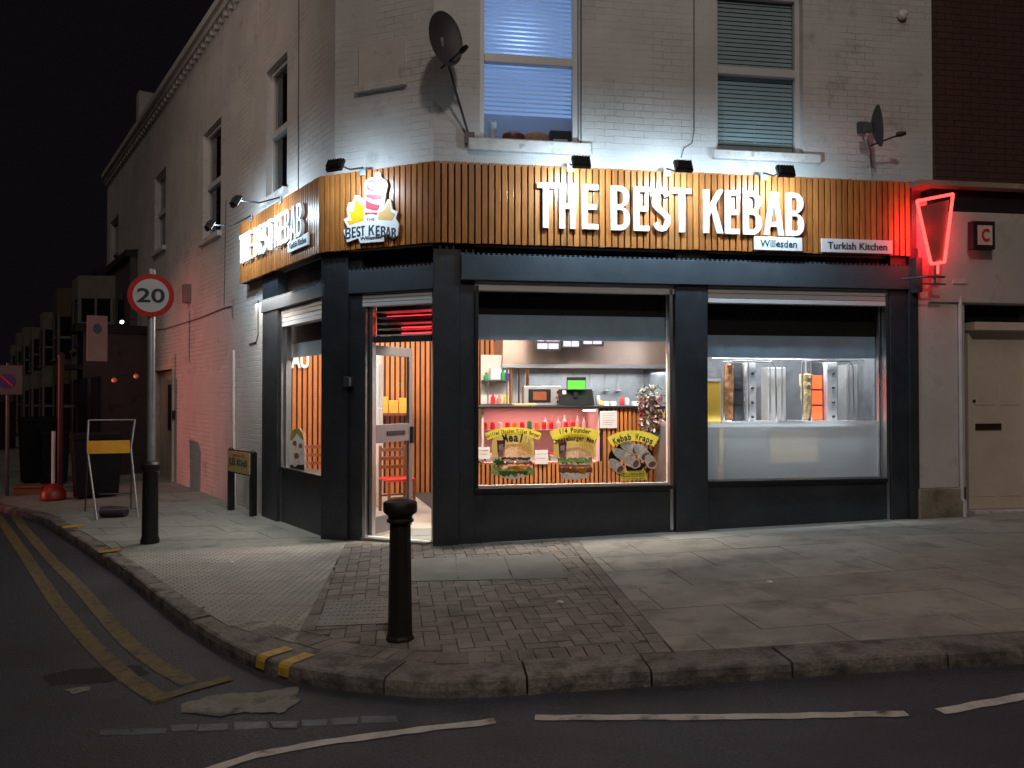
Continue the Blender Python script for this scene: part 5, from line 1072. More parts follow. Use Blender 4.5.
# ---- doner grills in right window
gcy = .75; gz = F.z(gcy, 800, 423)
gc = fthing('grill_counter', 'steel counter under the doner grills in the right window', 'counter', F, F.x(gcy, 800, 430), gcy, fl)
ga, gb = n0-.2, xb1-.05
mb = MB(); mb.box(ga, gb, .58, 1.45, gz-.04, gz); obj('worktop', mb, 'steel', gc, F, bevel=.004)
mb = MB(); mb.box(ga, gb, .95, 1.4, fl, gz-.041); obj('cabinet', mb, 'steel_panel', gc, F)
mb = MB(); a_ = F.x(.7, 716, 450); mb.box(a_, a_+.05, .6, .65, fl, gz-.041); obj('leg', mb, 'cardboard', gc, F)
mb = MB(); a_, b_ = F.x(.9, 770, 450), F.x(.9, 818, 450); mb.box(a_, b_, .9, .945, gz-.5, gz-.12); obj('door_panel', mb, 'cardboard', gc, F)
def grill(x0, meatmat, hot, lab, k):
    """x0: left post; built at gcy"""
    s = F.x(gcy, 100*0+k[1])-F.x(gcy, k[0]); t = fthing('doner_grill', lab, 'doner grill', F, F.x(gcy, (k[0]+k[1])/2), gcy, gz)
    zt = F.z(gcy, 740, k[2]); H = zt-gz; xx = lambda p: F.x(gcy, p)
    mb = MB(); mb.box(xx(k[0]), xx(k[1])+.12, gcy-.12, gcy+.3, gz+.001, gz+.03); obj('drip_tray', mb, 'steel', t, F, bevel=.004)
    mb = MB(); mb.tube([(xx(k[0]), gcy-.08, gz+.03), (xx(k[0]), gcy-.08, zt), (xx(k[0])+.2, gcy-.08, zt+.01), (xx(k[1]), gcy-.08, zt)], .011); mb.tube([(xx(k[4]), gcy-.1, gz+.03), (xx(k[4]), gcy-.1, zt)], .008)
    mb.tube([(xx(k[1]), gcy-.02, zt), (xx(k[1])+.09, gcy-.02, zt+.01), (xx(k[1])+.14, gcy-.02, zt-.06), (xx(k[1])+.15, gcy-.02, gz+.03)], .011); obj('frame', mb, 'aluminium', t, F)
    mb = MB(); cx = xx(k[3]); r1, r0 = k[5], k[6]; mh = H*k[7]; pr = [(.01, gz+.04)]+[(r0+(r1-r0)*(i/12)**.7+random.uniform(-.006, .006), gz+.05+mh*i/12) for i in range(13)]+[(.01, gz+.06+mh)]; mb.lathe(pr, cx, gcy, 18); mb.v = [(v[0]+random.uniform(-.006, .006), v[1]+random.uniform(-.006, .006), v[2]+random.uniform(-.008, .008)) for v in mb.v]; mt = obj('meat', mb, meatmat, t, F)
    mb = MB(); mb.tube([(cx, gcy, gz+.03), (cx, gcy, zt)], .008); obj('spit', mb, 'steel', t, F)
    bx = xx(k[8]); bw = xx(k[9])-bx
    mb = MB(); mb.box(bx-.008, bx+bw+.008, gcy+.03, gcy+.10, gz+.03, gz+.06+H*.9); obj('burner_housing', mb, 'galv_dark', t, F)
    for i in range(3): z0 = gz+.04+i*H*.25; mb = MB(); mb.box(bx, bx+bw, gcy+.018, gcy+.029, z0, z0+H*.22); obj('burner', mb, 'burner_hot' if hot else 'galv_dark', t, F, bevel=.003)
    px0, px1 = xx(k[10]), xx(k[11]); mb = MB(); mb.box(px0, px1, gcy-.05, gcy+.25, gz+.03, zt-.01); pn = obj('control_panel', mb, 'intumesc', t, F, bevel=.004)
    for i in range(4): mb = MB(); mb.lathe([(.017, 0), (.017, .02), (.01, .028)], 0, 0, 12, Matrix.Translation(((px0+px1)/2+.01, gcy-.05, gz+.08+i*H*.235)) @ Matrix.Rotation(PI/2, 4, 'X')); obj('knob', mb, 'knob_black', pn, F)
grill(0, 'doner_brown', False, 'doner grill with a straight brown meat column and unlit burners, left in the right window', (721, 764, 362, 728.5, 745, .062, .052, .88, 735, 743, 745, 754))
grill(0, 'doner_pale', True, 'doner grill with a pale meat cone and glowing orange burners, right in the right window', (799, 842, 361, 806, 807, .080, .030, .72, 812, 823, 825, 835))
mb = MB(); x0, x1 = F.x(.65, 706), F.x(.65, 719); z1 = F.z(.65, 712, 379); mb.box(x0, x1, .6, .8, gz+.001, z1); t = tag(obj('yellow_carton', mb, 'yellow_pack', None, F, bevel=.005), 'upright yellow carton at the left edge of the right window', 'carton')
mb = MB(); mb.box(x0-.001, x1+.003, .597, .803, z1-.03, z1+.004); obj('lid', mb, 'can_white', t, F)
for px, lb in ((729, 'crumpled white cloth at the foot of the left doner grill'),):
    mb = MB(); c = (F.x(.6, px), .6, gz+.02); mb.sphere(c, .045, 12, .5); mb.sphere((c[0]+.06, .6, gz+.015), .035, 12, .5); mb.sphere((c[0]-.05, .62, gz+.015), .03, 12, .6); tag(obj('cloth', mb, 'can_white', None, F, smooth=True), lb, 'cloth')
rl_ = fthing('grill_rail', 'long steel rail and rack running behind both doner grills', 'rail', F, F.x(.95, 790), .95, gz); zr = F.z(.95, 790, 359); mb = MB(); mb.tube([(F.x(.95, 712), .95, zr), (F.x(.95, 880), .95, zr-.01)], .010); obj('rail', mb, 'aluminium', rl_, F)
for pr_ in (733, 770, 782, 849, 858):
    mb = MB(); mb.tube([(F.x(.95, pr_), .95, zr), (F.x(.95, pr_), .95, gz)], .009); obj('post', mb, 'aluminium', rl_, F)
mb = MB(); mb.box(F.x(1.1, 768), F.x(1.1, 786), 1.1, 1.3, gz+.001, zr-.10); mb.box(F.x(1.1, 846), F.x(1.1, 866), 1.1, 1.3, gz+.001, zr-.06); tag(obj('steel_cabinet', mb, 'steel', None, F, bevel=.01), 'dull steel cabinets standing behind the two doner grills', 'cabinet')
# chairs
def chair(loc, rz, lab):
    t = thing('chair', lab, 'chair', fm(*loc, rz), 'wooden chairs with red seats'); m = t.matrix_basis
    mb = MB(); mb.box(-.2, .2, -.2, .2, .43, .47); obj('seat', mb, 'seat_red', t, m, bevel=.012)
    for sx_, sy_ in ((-1, -1), (1, -1), (-1, 1), (1, 1)): mb = MB(); mb.box(sx_*.18-.018, sx_*.18+.018, sy_*.18-.018, sy_*.18+.018, 0, .43 if sy_ < 0 else .9); obj('leg', mb, 'chair_wood', t, m, bevel=.004)
    mb = MB()
    for z in (.58, .70, .82): mb.box(-.16, .16, .17, .19, z, z+.05)
    obj('backrest', mb, 'chair_wood', t, m, bevel=.004)
    mb = MB(); mb.box(-.16, .16, -.19, -.17, .2, .225); mb.box(-.16, .16, .17, .19, .2, .225); obj('stretcher', mb, 'chair_wood', t, m)
p = at(397, 480, 10.9); chair((p.x, p.y, fl), .5, 'red seated wooden chair seen through the open glass door')
p = at(312, 480, 11.8); chair((p.x, p.y, fl), .2+PI, 'wooden chair back seen behind the narrow side window')
p = at(362, 400, 11.3); fg = thing('drinks_fridge', 'tall white fridge inside the shop seen through the door glass', 'fridge', fm(p.x, p.y, fl, angF)); mb = MB(); mb.box(-.35, .29, 0, .55, 0, 2.2); obj('body', mb, 'inner_white', fg, fg.matrix_basis, bevel=.01)
mb = MB(); mb.box(-.3, .24, -.02, -.002, .2, 2.05); obj('door', mb, 'plate_white', fg, fg.matrix_basis, bevel=.005)
# wall shelf with cartons on the back wall
x0 = F.x(4.4, 380, 410); x1 = F.x(4.4, 412, 410); zz = F.z(4.4, 396, 413)
sh = fthing('wall_shelf', 'wooden wall shelf on the slatted back wall seen through the door', 'shelf', F, (x0+x1)/2, 4.5, zz); mb = MB(); mb.box(x0-.1, x1, 4.3, 4.71, zz-.04, zz); obj('board', mb, 'chair_wood', sh, F); mb = MB(); mb.box(x0, x0+.03, 4.4, 4.71, zz-.25, zz-.041); mb.box(x1-.1, x1-.07, 4.4, 4.71, zz-.25, zz-.041); obj('bracket', mb, 'chair_wood', sh, F)
for i, (a_, b_, h, lb) in enumerate(((380, 388, .26, 'yellow carton left on the wall shelf behind the door'), (389, 398, .20, 'lower yellow carton in the middle of the wall shelf behind the door'), (399, 408, .24, 'yellow carton right on the wall shelf behind the door'))):
    mb = MB(); mb.box(F.x(4.4, a_), F.x(4.4, b_), 4.35, 4.6, zz+.001, zz+h); tag(obj('carton', mb, 'yellow_pack', None, F, bevel=.004), lb, 'carton', 'cartons on the wall shelf')
# white letters on inner wall seen through side window
x0, z1 = F.hit(RY-.05, 291, 356); x1, z0 = F.hit(RY-.05, 309, 368)
t = text('wall_lettering', 'AU', 'white_acrylic', None, F, (x0+x1)/2, RY-.05, (z0+z1)/2+.02, x1-x0, abs(z1-z0)+.05, .04, .015); tag(t, 'white capital letters on the slatted inner wall seen through the side window', 'lettering')
# side window poster
y = .19; x, z = S.hit(y, 297, 455); t = fthing('poster', 'tall wrap poster standing in the lower left of the narrow side window', 'poster', S, x, y, z)
def SL(px, py): return S.hit(y, 265+px*60/307, 330+py*150/768)
def lay2(n, pts, mat, i): mb = MB(); mb.prism([SL(*p) for p in pts], y-.0012*(i+1), y-.0012*i); obj(n, mb, mat, t, S)
lay2('background', [(128, 560), (135, 525), (155, 505), (178, 505), (195, 530), (200, 560), (205, 700), (180, 725), (130, 712), (125, 640)], 'can_white', 1); lay2('title_band', [(128, 565), (135, 525), (155, 505), (178, 505), (195, 530), (200, 560), (190, 560), (165, 530), (140, 565)], 'olive', 2)
for i, (a_, b_, r, L_) in enumerate(((150, 600, 15, 34), (180, 610, 14, 30), (160, 665, 17, 36))): lay2('wrap', rell(a_, b_, r, L_, 12), 'wrap_cream', 3+i*.3); lay2('filling', rell(a_+4, b_-L_*.6, r*.7, r*.9, 0), 'wrap_fill', 5+i*.3)
lay2('dark_ground', [(130, 690), (202, 690), (203, 715), (180, 724), (132, 711)], 'poster_black', 2.5)
# ================================================================ STREET FURNITURE
for px, py, lb in ((232, 563, 'small white paper scrap lying on the dimpled paving'), (770, 583, 'tiny pale paper scrap on the grey slabs in front of the right window'), (560, 603, 'small crumpled receipt on the brick paving')):
    p = gp(px, py); mb = MB(); rr = random.Random(px); c8 = [(rr.uniform(.8, 1.2)*.028*math.cos(k*PI/4), rr.uniform(.8, 1.2)*.02*math.sin(k*PI/4)) for k in range(8)]; n0_ = len(mb.v)
    mb.v += [(x, y, .004) for x, y in c8]+[(x*.8, y*.8, .010+rr.uniform(0, .008)) for x, y in c8]; mb.f += [tuple(range(8))]+[(k, (k+1) % 8, 8+(k+1) % 8, 8+k) for k in range(8)]+[tuple(range(8, 16))]
    tag(obj('paper_scrap', mb, 'sign_white', None, fm(p.x, p.y, zg(p.x, p.y)+.002)), lb, 'litter')
# bollard
p = gp(400, 639); t = thing('bollard', 'dark cast iron bollard with a wide cap in front of the shop door', 'bollard', fm(p.x, p.y, zg(p.x, p.y))); m = t.matrix_basis; H = (639-499)*p.y/FPX
rb = 12.5*p.y/FPX
mb = MB(); mb.lathe([(rb*1.15, -.03), (rb*1.15, .015), (rb*1.02, .03), (rb*.98, .1), (rb*.86, H*.80), (rb*.84, H*.83)], 0, 0, 8); obj('shaft', mb, 'bollard_paint', t, m, bevel=.008)
mb = MB(); mb.lathe([(rb*.9, H*.825), (rb*1.08, H*.835), (rb*1.08, H*.85), (rb*.95, H*.86), (rb*1.0, H*.88), (rb*1.3, H*.90), (rb*1.36, H*.915), (rb*1.36, H*.965), (rb*1.25, H*.978), (rb*.5, H*.995), (.01, H)], 0, 0, 24); obj('cap', mb, 'bollard_paint', t, m, smooth=True)
# speed sign
p = gp(150, 543); t = thing('speed_limit_sign', 'round 20 speed limit sign on a grey pole with a thick black base', 'speed sign', fm(p.x, p.y, zg(p.x, p.y), math.radians(18))); m = t.matrix_basis; k = p.y/FPX; gz0 = zg(p.x, p.y)
top = at(150, 269, p.y).z-gz0; dzc = at(150, 296, p.y).z-gz0; col = at(150, 462, p.y).z-gz0
mb = MB(); mb.lathe([(3.6*k, 0), (3.6*k, top-.02), (2.8*k, top)], 0, 0, 16); obj('pole', mb, 'galv', t, m, smooth=True)
mb = MB(); mb.lathe([(9*k, 0), (9*k, .04), (7.8*k, .08), (7.2*k, col*.85), (7.4*k, col*.88), (9*k, col*.9), (9*k, col*.97), (7*k, col), (3.7*k, col+.01)], 0, 0, 20); obj('base_column', mb, 'black_metal', t, m, smooth=True)
R_ = 21.5*k; mb = MB(); mb.disc(0, dzc, R_, R_, -3.6*k-.012, -3.6*k-.006, 48); d = obj('disc', mb, 'sign_red', t, m); mb = MB(); mb.disc(0, dzc, R_*.77, R_*.77, -3.6*k-.014, -3.6*k-.0125, 48); obj('face', mb, 'sign_white', d, m)
text('numerals', '20', 'ink_dark', d, m, 0, -3.6*k-.016, dzc, R_*1.18, R_*.66, .018, .002)
mb = MB(); mb.box(-.03, .03, -3.6*k-.005, -3.6*k+.01, dzc-.1, dzc-.06); mb.box(-.03, .03, -3.6*k-.005, -3.6*k+.01, dzc+.06, dzc+.1); obj('clamp', mb, 'galv', t, m)
# street nameplate
p0 = gp(231, 510); p1 = gp(253, 516); NP = Fr(p0.xy, p1.xy); t = thing('street_nameplate', 'low cream street nameplate between two black posts by the side wall', 'street sign', NP.m @ Matrix.Translation((NP.len/2, 0, zg(p0.x, p0.y))))
zt = at(231, 448, p0.y).z
for xx_, pp in ((0, p0), (NP.len, p1)): mb = MB(); mb.box(xx_-.04, xx_+.04, -.04, .04, zg(pp.x, pp.y)-.02, zt-.02); mb.lathe([(.04, zt-.02), (.03, zt), (.005, zt+.01)], xx_, 0, 10); obj('post', mb, 'black_metal', t, NP, bevel=.004)
zb = NP.z(-.03, 242, 473); za_ = NP.z(-.03, 242, 452); mb = MB(); mb.box(.0, NP.len, -.055, -.041, zb, za_); pl = obj('plate', mb, 'nameplate_cream', t, NP); mb = MB(); mb.box(-.01, NP.len+.01, -.04, -.03, zb-.02, za_+.02); obj('frame', mb, 'black_metal', t, NP)
text('lettering', 'ILEX ROAD', 'ink_dark', pl, NP, NP.len/2, -.057, (zb+za_)/2, NP.len*.82, (za_-zb)*.34, .02, .002); text('lettering', 'NW10', 'sign_red', pl, NP, NP.len/2, -.057, za_-(za_-zb)*.16, NP.len*.6, (za_-zb)*.12, .01, .002)
# roadworks sign frame
p0 = gp(97, 520); p1 = gp(138, 517); RF = Fr(p0.xy, p1.xy); gz1 = zg(p0.x, p0.y); t = thing('roadworks_sign', 'folding metal road sign frame with a narrow yellow plate', 'road sign', RF.m @ Matrix.Translation((RF.len/2, .2, gz1))); W2 = RF.len; zt = RF.z(.3, 110, 420); zy1, zy0 = RF.z(.1, 105, 441), RF.z(.1, 105, 454)
mb = MB(); mb.tube([(0, 0, gz1), (-.16, .22, zt-.4), (-.16, .3, zt)], .014); mb.tube([(W2, 0, gz1), (W2-.12, .22, zt-.4), (W2-.08, .3, zt)], .014); mb.tube([(-.16, .3, zt), (W2-.08, .3, zt)], .011); mb.tube([(-.16, .24, zt-.38), (W2-.12, .24, zt-.38)], .009); obj('front_frame', mb, 'galv', t, RF)
mb = MB(); mb.tube([(-.3, 1.0, gz1), (-.16, .3, zt-.1)], .011); mb.tube([(W2-.2, 1.0, gz1), (W2-.12, .3, zt-.1)], .011); mb.tube([(-.1, .9, gz1+.25), (W2-.2, .9, gz1+.25)], .009); mb.tube([(0.02, .02, gz1+.13), (W2-.02, .02, gz1+.13)], .009); obj('rear_frame', mb, 'galv_dark', t, RF)
mb = MB(); mb.box(-.16, W2-.13, .19, .205, zy0, zy1); pl = obj('plate', mb, 'sign_yellow', t, RF, bevel=.003)
mb = MB(); c = gp(114, 517); w_b = .2; mb.lathe([(.02, -.19), (.07, -.17), (.085, -.05), (.08, .08), (.07, .17), (.02, .19)], 0, 0, 12, Matrix.Translation((c.x, c.y, zg(c.x, c.y)+.075)) @ Matrix.Rotation(PI/2, 4, 'Y') @ Matrix.Diagonal((1, 1.3, 1, 1))); tag(obj('sandbag', mb, 'sandbag', smooth=True), 'dark sandbag lying at the foot of the roadworks sign frame', 'sandbag')
# tall dark bins etc
def binn(p, w, d, h, lab, mat='bin_dark'):
    t = thing('wheelie_bin', lab, 'bin', fm(p.x, p.y, zg(p.x, p.y), .6)); m = t.matrix_basis
    mb = MB(); mb.hexa([(-w*.42, -d*.42, .05), (w*.42, -d*.42, .05), (w*.42, d*.42, .05), (-w*.42, d*.42, .05), (-w/2, -d/2, h), (w/2, -d/2, h), (w/2, d/2, h), (-w/2, d/2, h)]); obj('body', mb, mat, t, m, bevel=.02)
    mb = MB(); mb.hexa([(-w*.52, -d*.55, h+.002), (w*.52, -d*.55, h+.002), (w*.52, d*.55, h+.002), (-w*.52, d*.55, h+.002), (-w*.48, -d*.4, h+.07), (w*.48, -d*.4, h+.07), (w*.48, d*.55, h+.09), (-w*.48, d*.55, h+.09)]); obj('lid', mb, mat, t, m, bevel=.01)
    for s_ in (-1, 1): mb = MB(); mb.lathe([(.09, -.025), (.09, .025)], 0, 0, 16, Matrix.Translation((s_*w*.38, d*.42, .09)) @ Matrix.Rotation(PI/2, 4, 'Y')); obj('wheel', mb, 'black_plastic', t, m)
p = gp(38, 482); binn(p, .7, .7, 1.25, 'dark wheelie bin, nearest the kerb at far left')
p = gp(54, 484); binn(p, .5, .6, 1.0, 'dark wheelie bin beside the red post')
p = gp(96, 497); binn(p, .75, .6, 1.0, 'large dark bin behind the roadworks sign frame')
p = gp(60, 492); t = thing('red_post', 'tall dull red post beside the bins', 'post', fm(p.x, p.y, zg(p.x, p.y))); m = t.matrix_basis; h = at(60, 358, p.y).z-zg(p.x, p.y); mb = MB(); mb.lathe([(.05, 0), (.05, h)], 0, 0, 12); obj('shaft', mb, 'red_paint', t, m, smooth=True); mb = MB(); mb.lathe([(.06, h), (.06, h+.05), (.02, h+.1)], 0, 0, 12); obj('cap', mb, 'red_paint', t, m)
p = gp(53, 500); t = thing('road_barrier_foot', 'red round plastic weight with a pale upright pole', 'barrier foot', fm(p.x, p.y, zg(p.x, p.y))); m = t.matrix_basis; mb = MB(); mb.lathe([(.17, 0), (.2, .03), (.19, .14), (.12, .24), (.05, .28)], 0, 0, 18); obj('weight', mb, 'red_plastic', t, m, smooth=True); mb = MB(); mb.lathe([(.028, .28), (.028, 1.15)], 0, 0, 10); obj('pole', mb, 'upvc', t, m)
p = gp(30, 494); mb = MB(); mb.box(-.22, .22, -.15, .15, 0, .12); mb.box(-.24, .24, -.17, .17, .12, .16); tag(obj('crate', mb, 'orange_plastic', None, fm(p.x, p.y, zg(p.x, p.y), .3), bevel=.01), 'low orange crate on the pavement at the far left kerb', 'crate')
# no parking style board at left edge
Yn = 14; p = at(8, 380, Yn); gq = zg(p.x, p.y)
t = thing('parking_sign', 'white board with a dark blue round no waiting symbol at the left edge', 'road sign', fm(p.x, p.y, gq, .3)); m = t.matrix_basis; zc = p.z-gq
mb = MB(); mb.lathe([(.03, 0), (.03, zc+.3)], 0, 0, 10); obj('pole', mb, 'galv_dark', t, m)
mb = MB(); mb.box(-.24, .24, -.05, -.035, zc-.26, zc+.26); b = obj('board', mb, 'house_grey', t, m, bevel=.01); mb = MB(); mb.disc(0, zc-.02, .13, .13, -.055, -.0505, 30); obj('symbol', mb, 'purple_blue', b, m); mb = MB(); mb.prism([(-.1, zc+.06), (-.08, zc+.08), (.1, zc-.1), (.08, zc-.12)], -.058, -.0555); obj('slash', mb, 'sign_red', b, m)
# ================================================================ FAR LEFT STREET
# dark projecting shop beyond the side door
xe1 = S.x(WY, 149, 400); xe0 = S.x(-1.15, 77, 400); ext = fthing('pub_front', 'dark maroon single storey bar front projecting onto the side street', 'building', S, (xe0+xe1)/2, -.6, -.3)
ey = -1.15; zt = 2.95
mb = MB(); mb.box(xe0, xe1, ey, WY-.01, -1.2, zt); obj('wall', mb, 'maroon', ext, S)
mb = MB(); mb.box(xe0-.1, xe1+.06, ey-.15, WY-.01, zt+.002, zt+.18); mb.box(xe0, xe1+.03, ey-.35, ey-.001, 2.15, 2.25); obj('canopy', mb, 'black_void', ext, S)
for i in range(2): x0 = xe0+.5+i*1.9; mb = MB(); mb.box(x0, x0+1.3, ey-.02, ey-.001, .2, 1.95); obj('window', mb, 'dark_window', ext, S)
mb = MB(); mb.box(xe1+.001, xe1+.03, ey+.1, ey+.5, -.3, 1.9); obj('door_panel', mb, 'maroon', ext, S)
def lamp(px, py, Y, mat, lab, e, colr, r=.035):
    p = at(px, py, Y); t = thing('wall_lamp', lab, 'wall lamp', Matrix.Translation(p)); mb = MB(); mb.sphere((0, 0, 0), r, 12); obj('bulb', mb, mat, t, Matrix.Translation(p), smooth=True)
    mb = MB(); mb.lathe([(r*1.2, r*.9), (r*.5, r*1.8), (r*.2, r*2.2)], 0, 0, 12); mb.tube([(0, 0, r*1.5), (.15, .25, r*2)], .012, 6); obj('fitting', mb, 'black_metal', t, Matrix.Translation(p))
    la = bpy.data.lights.new('lamp', 'POINT'); la.energy = e; la.color = colr; la.shadow_soft_size = r; lo = bpy.data.objects.new('lamp_glow', la); COL.objects.link(lo); lo.parent = t; lo.matrix_basis = Matrix.Translation((-.03, -.07, -.03))
Yq = 15.8
lamp(122, 322, Yq, 'lamp_white', 'small bright white lamp at the top of the bar front', 1.2, (1, .9, .75))
lamp(114, 380, Yq, 'lamp_red', 'dim red lantern on the bar front, left of two', .5, (1, .2, .1), .05)
lamp(136, 376, Yq+.5, 'lamp_red', 'dim red lantern on the bar front, right of two', .5, (1, .2, .1), .05)
x_, z_ = S.hit(-1.2, 106, 336); mb = MB(); mb.box(x_-.03, x_+.03, -1.5, -1.18, z_-.45, z_+.35); t = tag(obj('banner_sign', mb, 'pink_board', None, S, bevel=.006), 'narrow pink vertical sign projecting above the bar front', 'sign'); mb = MB(); mb.disc(-1.34, z_+.12, .07, .09, 0, .004, 16); obj('emblem', mb, 'ink_dark', t, S.m @ Matrix.Translation((x_+.034, 0, 0)) @ Matrix.Rotation(PI/2, 4, 'Z'))
# row of houses
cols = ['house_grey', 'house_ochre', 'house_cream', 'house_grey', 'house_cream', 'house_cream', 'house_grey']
hx1 = xe0-.5
hl = ['dark house directly beyond the bar front', 'ochre painted terraced house with a square bay beside the dark house', 'cream terraced house with a tall bay next to the ochre one', 'grey terraced house between two cream ones', 'cream terraced house just beyond the grey one', 'pale terraced house near the far end of the row', 'farthest small grey house at the end of the row']
for i, c in enumerate(cols):
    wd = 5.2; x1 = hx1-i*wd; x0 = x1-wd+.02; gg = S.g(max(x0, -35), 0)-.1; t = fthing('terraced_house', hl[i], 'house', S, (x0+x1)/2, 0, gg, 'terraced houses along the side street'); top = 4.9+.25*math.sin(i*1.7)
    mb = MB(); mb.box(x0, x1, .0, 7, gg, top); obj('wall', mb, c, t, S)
    b0_, b1_ = x0+.7, x0+3.0; mb = MB(); mb.hexa([(b0_+.5, -.8, gg), (b1_-.5, -.8, gg), (b1_, -.002, gg), (b0_, -.002, gg), (b0_+.5, -.8, top-.2), (b1_-.5, -.8, top-.2), (b1_, -.002, top-.2), (b0_, -.002, top-.2)]); obj('bay', mb, 'house_cream' if c != 'house_ochre' else c, t, S)
    mb = MB(); mb.prism([(x0-.02, top), (x1+.02, top), (x1+.02, top+.15), (x0-.02, top+.15)], -.1, 7); mb.hexa([(x0, 0, top+.15), (x1, 0, top+.15), (x1, 7, top+.15), (x0, 7, top+.15), (x0, 3.4, top+1.0), (x1, 3.4, top+1.0), (x1, 3.6, top+1.0), (x0, 3.6, top+1.0)]); rf = obj('roof', mb, 'roof_slate', t, S)
    mb = MB(); mb.box(x0+.1, x0+.7, 2.6, 3.4, top+.2, top+1.7); obj('chimney', mb, 'house_ochre', rf, S)
    for z0, z1 in ((gg+.9, gg+2.3), (gg+3.1, gg+4.4)):
        P_ = Vector((b1_, 0)); Q_ = Vector((b1_-.5, -.8)); nn = Vector((.848, -.53)); c4 = [P_.lerp(Q_, u)+nn*o_ for u, o_ in ((.12, .002), (.88, .002), (.88, .03), (.12, .03))]
        mb = MB(); mb.hexa([(p.x, p.y, z0) for p in c4]+[(p.x, p.y, z1) for p in c4]); f_ = obj('window', mb, 'dark_window', t, S)
        mb = MB()
        for u0, u1, za_, zb_ in ((.04, .11, z0-.05, z1+.05), (.47, .53, z0, z1), (.89, .96, z0-.05, z1+.05), (.12, .88, (z0+z1)/2-.04, (z0+z1)/2+.04)): c4 = [P_.lerp(Q_, u)+nn*o_ for u, o_ in ((u0, .031), (u1, .031), (u1, .045), (u0, .045))]; mb.hexa([(p.x, p.y, za_) for p in c4]+[(p.x, p.y, zb_) for p in c4])
        obj('window_frame', mb, 'house_cream', f_, S)
        mb = MB(); mb.box(b0_+.65, b1_-.65, -.83, -.802, z0, z1); f_ = obj('window', mb, 'dark_window', t, S); mb = MB(); mb.box(b0_+.6, b1_-.6, -.87, -.831, z0-.08, z0-.01); mb.box((b0_+b1_)/2-.03, (b0_+b1_)/2+.03, -.85, -.831, z0, z1); mb.box(b0_+.65, b1_-.65, -.85, -.831, (z0+z1)/2-.03, (z0+z1)/2+.03); obj('window_frame', mb, 'house_cream', f_, S)
        mb = MB(); mb.box(b1_+.6, b1_+1.4, -.03, -.002, z0, z1); obj('window' if z0 > 2 else 'door', mb, 'dark_window', t, S)
# low wooden fence at the far left
p0 = at(-40, 400, 26); p1 = at(14, 400, 29); FN = Fr(p0.xy, p1.xy); t = thing('fence', 'pale board fence across the side street at the far left', 'fence', FN.m @ Matrix.Translation((0, 0, -.6))); mb = MB(); x = 0
while x < FN.len: mb.box(x, x+.14, 0, .03, -.9, 1.35); x += .15
obj('boards', mb, 'house_ochre', t, FN)
mb = MB(); mb.box(0, FN.len, .031, .07, .2, .3); mb.box(0, FN.len, .031, .07, 1.1, 1.2); obj('rail', mb, 'house_ochre', t, FN)
# ================================================================ LIGHT
w = bpy.data.worlds.new('World'); SC.world = w; w.use_nodes = True; nt = w.node_tree; bg = nt.nodes['Background']
sk = nt.nodes.new('ShaderNodeTexSky'); sk.sky_type = 'NISHITA'; sk.sun_disc = False; sk.sun_elevation = math.radians(-4); sk.sun_rotation = math.radians(200)
vm = nt.nodes.new('ShaderNodeVectorMath'); vm.operation = 'ADD'; sc_ = nt.nodes.new('ShaderNodeVectorMath'); sc_.operation = 'SCALE'; sc_.inputs['Scale'].default_value = .02
nt.links.new(sk.outputs[0], sc_.inputs[0]); nt.links.new(sc_.outputs[0], vm.inputs[0]); vm.inputs[1].default_value = (.028, .022, .030); nt.links.new(vm.outputs[0], bg.inputs[0]); bg.inputs[1].default_value = .1
def aimed(name, typ, loc, target, **kw):
    l = bpy.data.lights.new(name, typ)
    for k_, v in kw.items(): setattr(l, k_, v)
    o = bpy.data.objects.new(name, l); COL.objects.link(o); o.location = loc; o.rotation_euler = (Vector(target)-Vector(loc)).to_track_quat('-Z', 'Y').to_euler(); return o
aimed('night_fill', 'SUN', (-3, -7, 13), (1, 3, 0), energy=.15, angle=math.radians(25), color=(1, .78, .66))  # added dim overall fill for the glow of unseen street lamps, no sun at night
aimed('street_light_red', 'SPOT', (-15.0, 9.5, 2.2), S.w(-3.5, 0, 1.5), energy=1100, color=(1, .27, .22), shadow_soft_size=.15, spot_size=math.radians(36), spot_blend=1)
sl_ = aimed('street_lamp_glow', 'AREA', (1.5, -1.5, 10.0), (1.0, 6.0, .0), energy=215, color=(1, .86, .76)); sl_.data.shape = 'DISK'; sl_.data.size = .9
aimed('side_wall_fill', 'SPOT', (-8.5, 4.5, 8.0), S.w(-1.0, 0, 5.2), energy=400, color=(1, .80, .68), shadow_soft_size=.5, spot_size=math.radians(62), spot_blend=1)  # added unseen spot that lifts the side wall
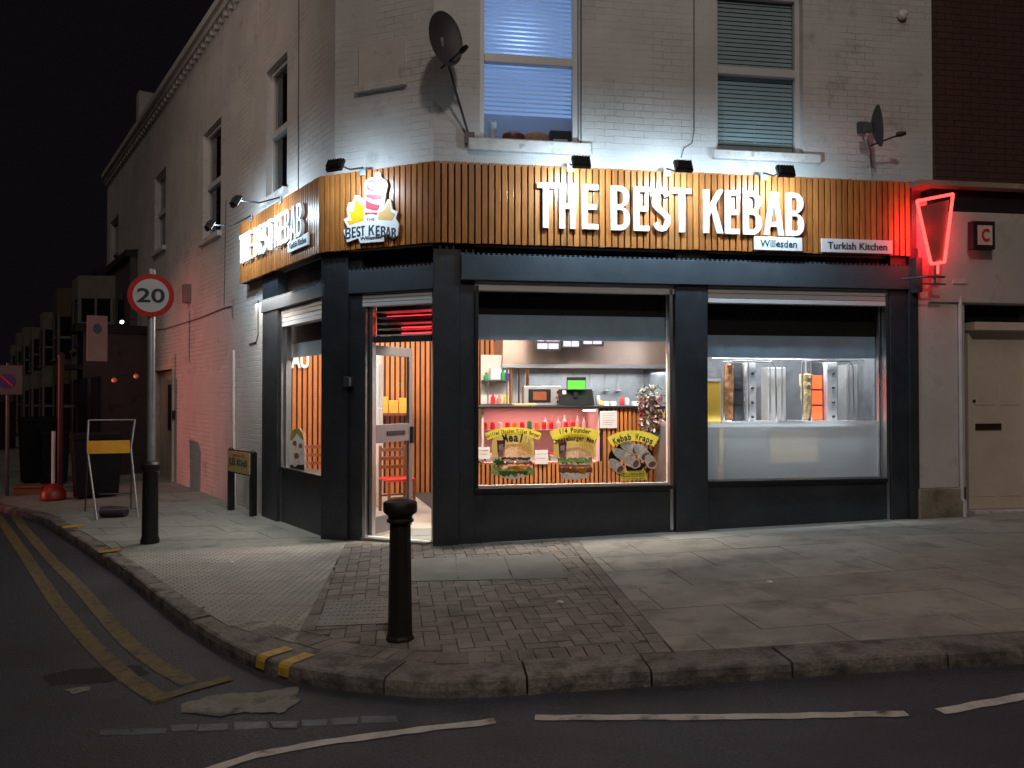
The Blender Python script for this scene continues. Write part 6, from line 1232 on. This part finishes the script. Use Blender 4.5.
# shop interior lights
def ceil_light(fr, x, y, z, sx_, sy_, e, c):
    l = bpy.data.lights.new('ceiling', 'AREA'); l.shape = 'RECTANGLE'; l.size = sx_; l.size_y = sy_; l.energy = e; l.color = c; o = bpy.data.objects.new('ceiling_light', l); COL.objects.link(o); o.matrix_basis = fr.m @ Matrix.Translation((x, y, z))
warm = (1, .86, .72)
rl = bpy.data.lights.new('room', 'POINT'); rl.energy = 5; rl.color = (.42, .62, 1); rl.shadow_soft_size = .1; ro_ = bpy.data.objects.new('room_light', rl); COL.objects.link(ro_); ro_.location = F.w((wA[0]+wA[1])/2, yW+.38, (wA[2]+wA[3])/2+.5)
ceil_light(F, -1.6, 2.6, 2.9, 1.6, 1.6, 85, warm)
ceil_light(F, 1.3, .72, 2.9, 2.4, .4, 140, warm)
ceil_light(F, 2.5, 2.85, 1.93, 1.8, .5, 20, (.86, .93, 1))  # added under the hood to brighten the splashback, not at the ceiling
ceil_light(F, -.3, 3.9, 2.9, 3.5, .6, 60, warm)
ceil_light(F, (n0+n1)/2, .50, 2.85, 2.0, .22, 85, (.9, .95, 1))
ul = bpy.data.lights.new('film_fill_area', 'AREA'); ul.shape = 'RECTANGLE'; ul.size = 1.9; ul.size_y = .3; ul.energy = 5; ul.color = (.9, .95, 1); uo = bpy.data.objects.new('film_fill', ul); COL.objects.link(uo); uo.matrix_basis = F.m @ Matrix.Translation(((n0+n1)/2, .40, gz-.02)) @ Matrix.Rotation(math.radians(35), 4, 'X')  # added fill behind the glass to brighten the frosted film, no real fitting
dl2 = bpy.data.lights.new('display', 'AREA'); dl2.shape = 'RECTANGLE'; dl2.size = 1.3; dl2.size_y = .15; dl2.energy = 3; dl2.color = (1, .5, .46); do2 = bpy.data.objects.new('display_light', dl2); COL.objects.link(do2); do2.matrix_basis = F.m @ Matrix.Translation(((dl0+dl1)/2, CY+.14, zm-.03))
# ================================================================ CAMERA / RENDER
cam = bpy.data.cameras.new('camera'); co = bpy.data.objects.new('camera', cam); COL.objects.link(co); co.location = (0, 0, CAMZ); co.rotation_euler = (PI/2+PITCH, 0, 0)
cam.sensor_width = 36; cam.lens = FPX/1024*36; cam.clip_end = 2000; cam.clip_start = .05; SC.camera = co
SC.view_settings.view_transform = 'Standard'; SC.view_settings.look = 'None'; SC.view_settings.exposure = .35; SC.view_settings.gamma = 1
SC.cycles.max_bounces = 7; SC.cycles.transparent_max_bounces = 12; SC.cycles.sample_clamp_indirect = 3; SC.cycles.use_denoising = True
SC.render.resolution_x = 1024; SC.render.resolution_y = 768
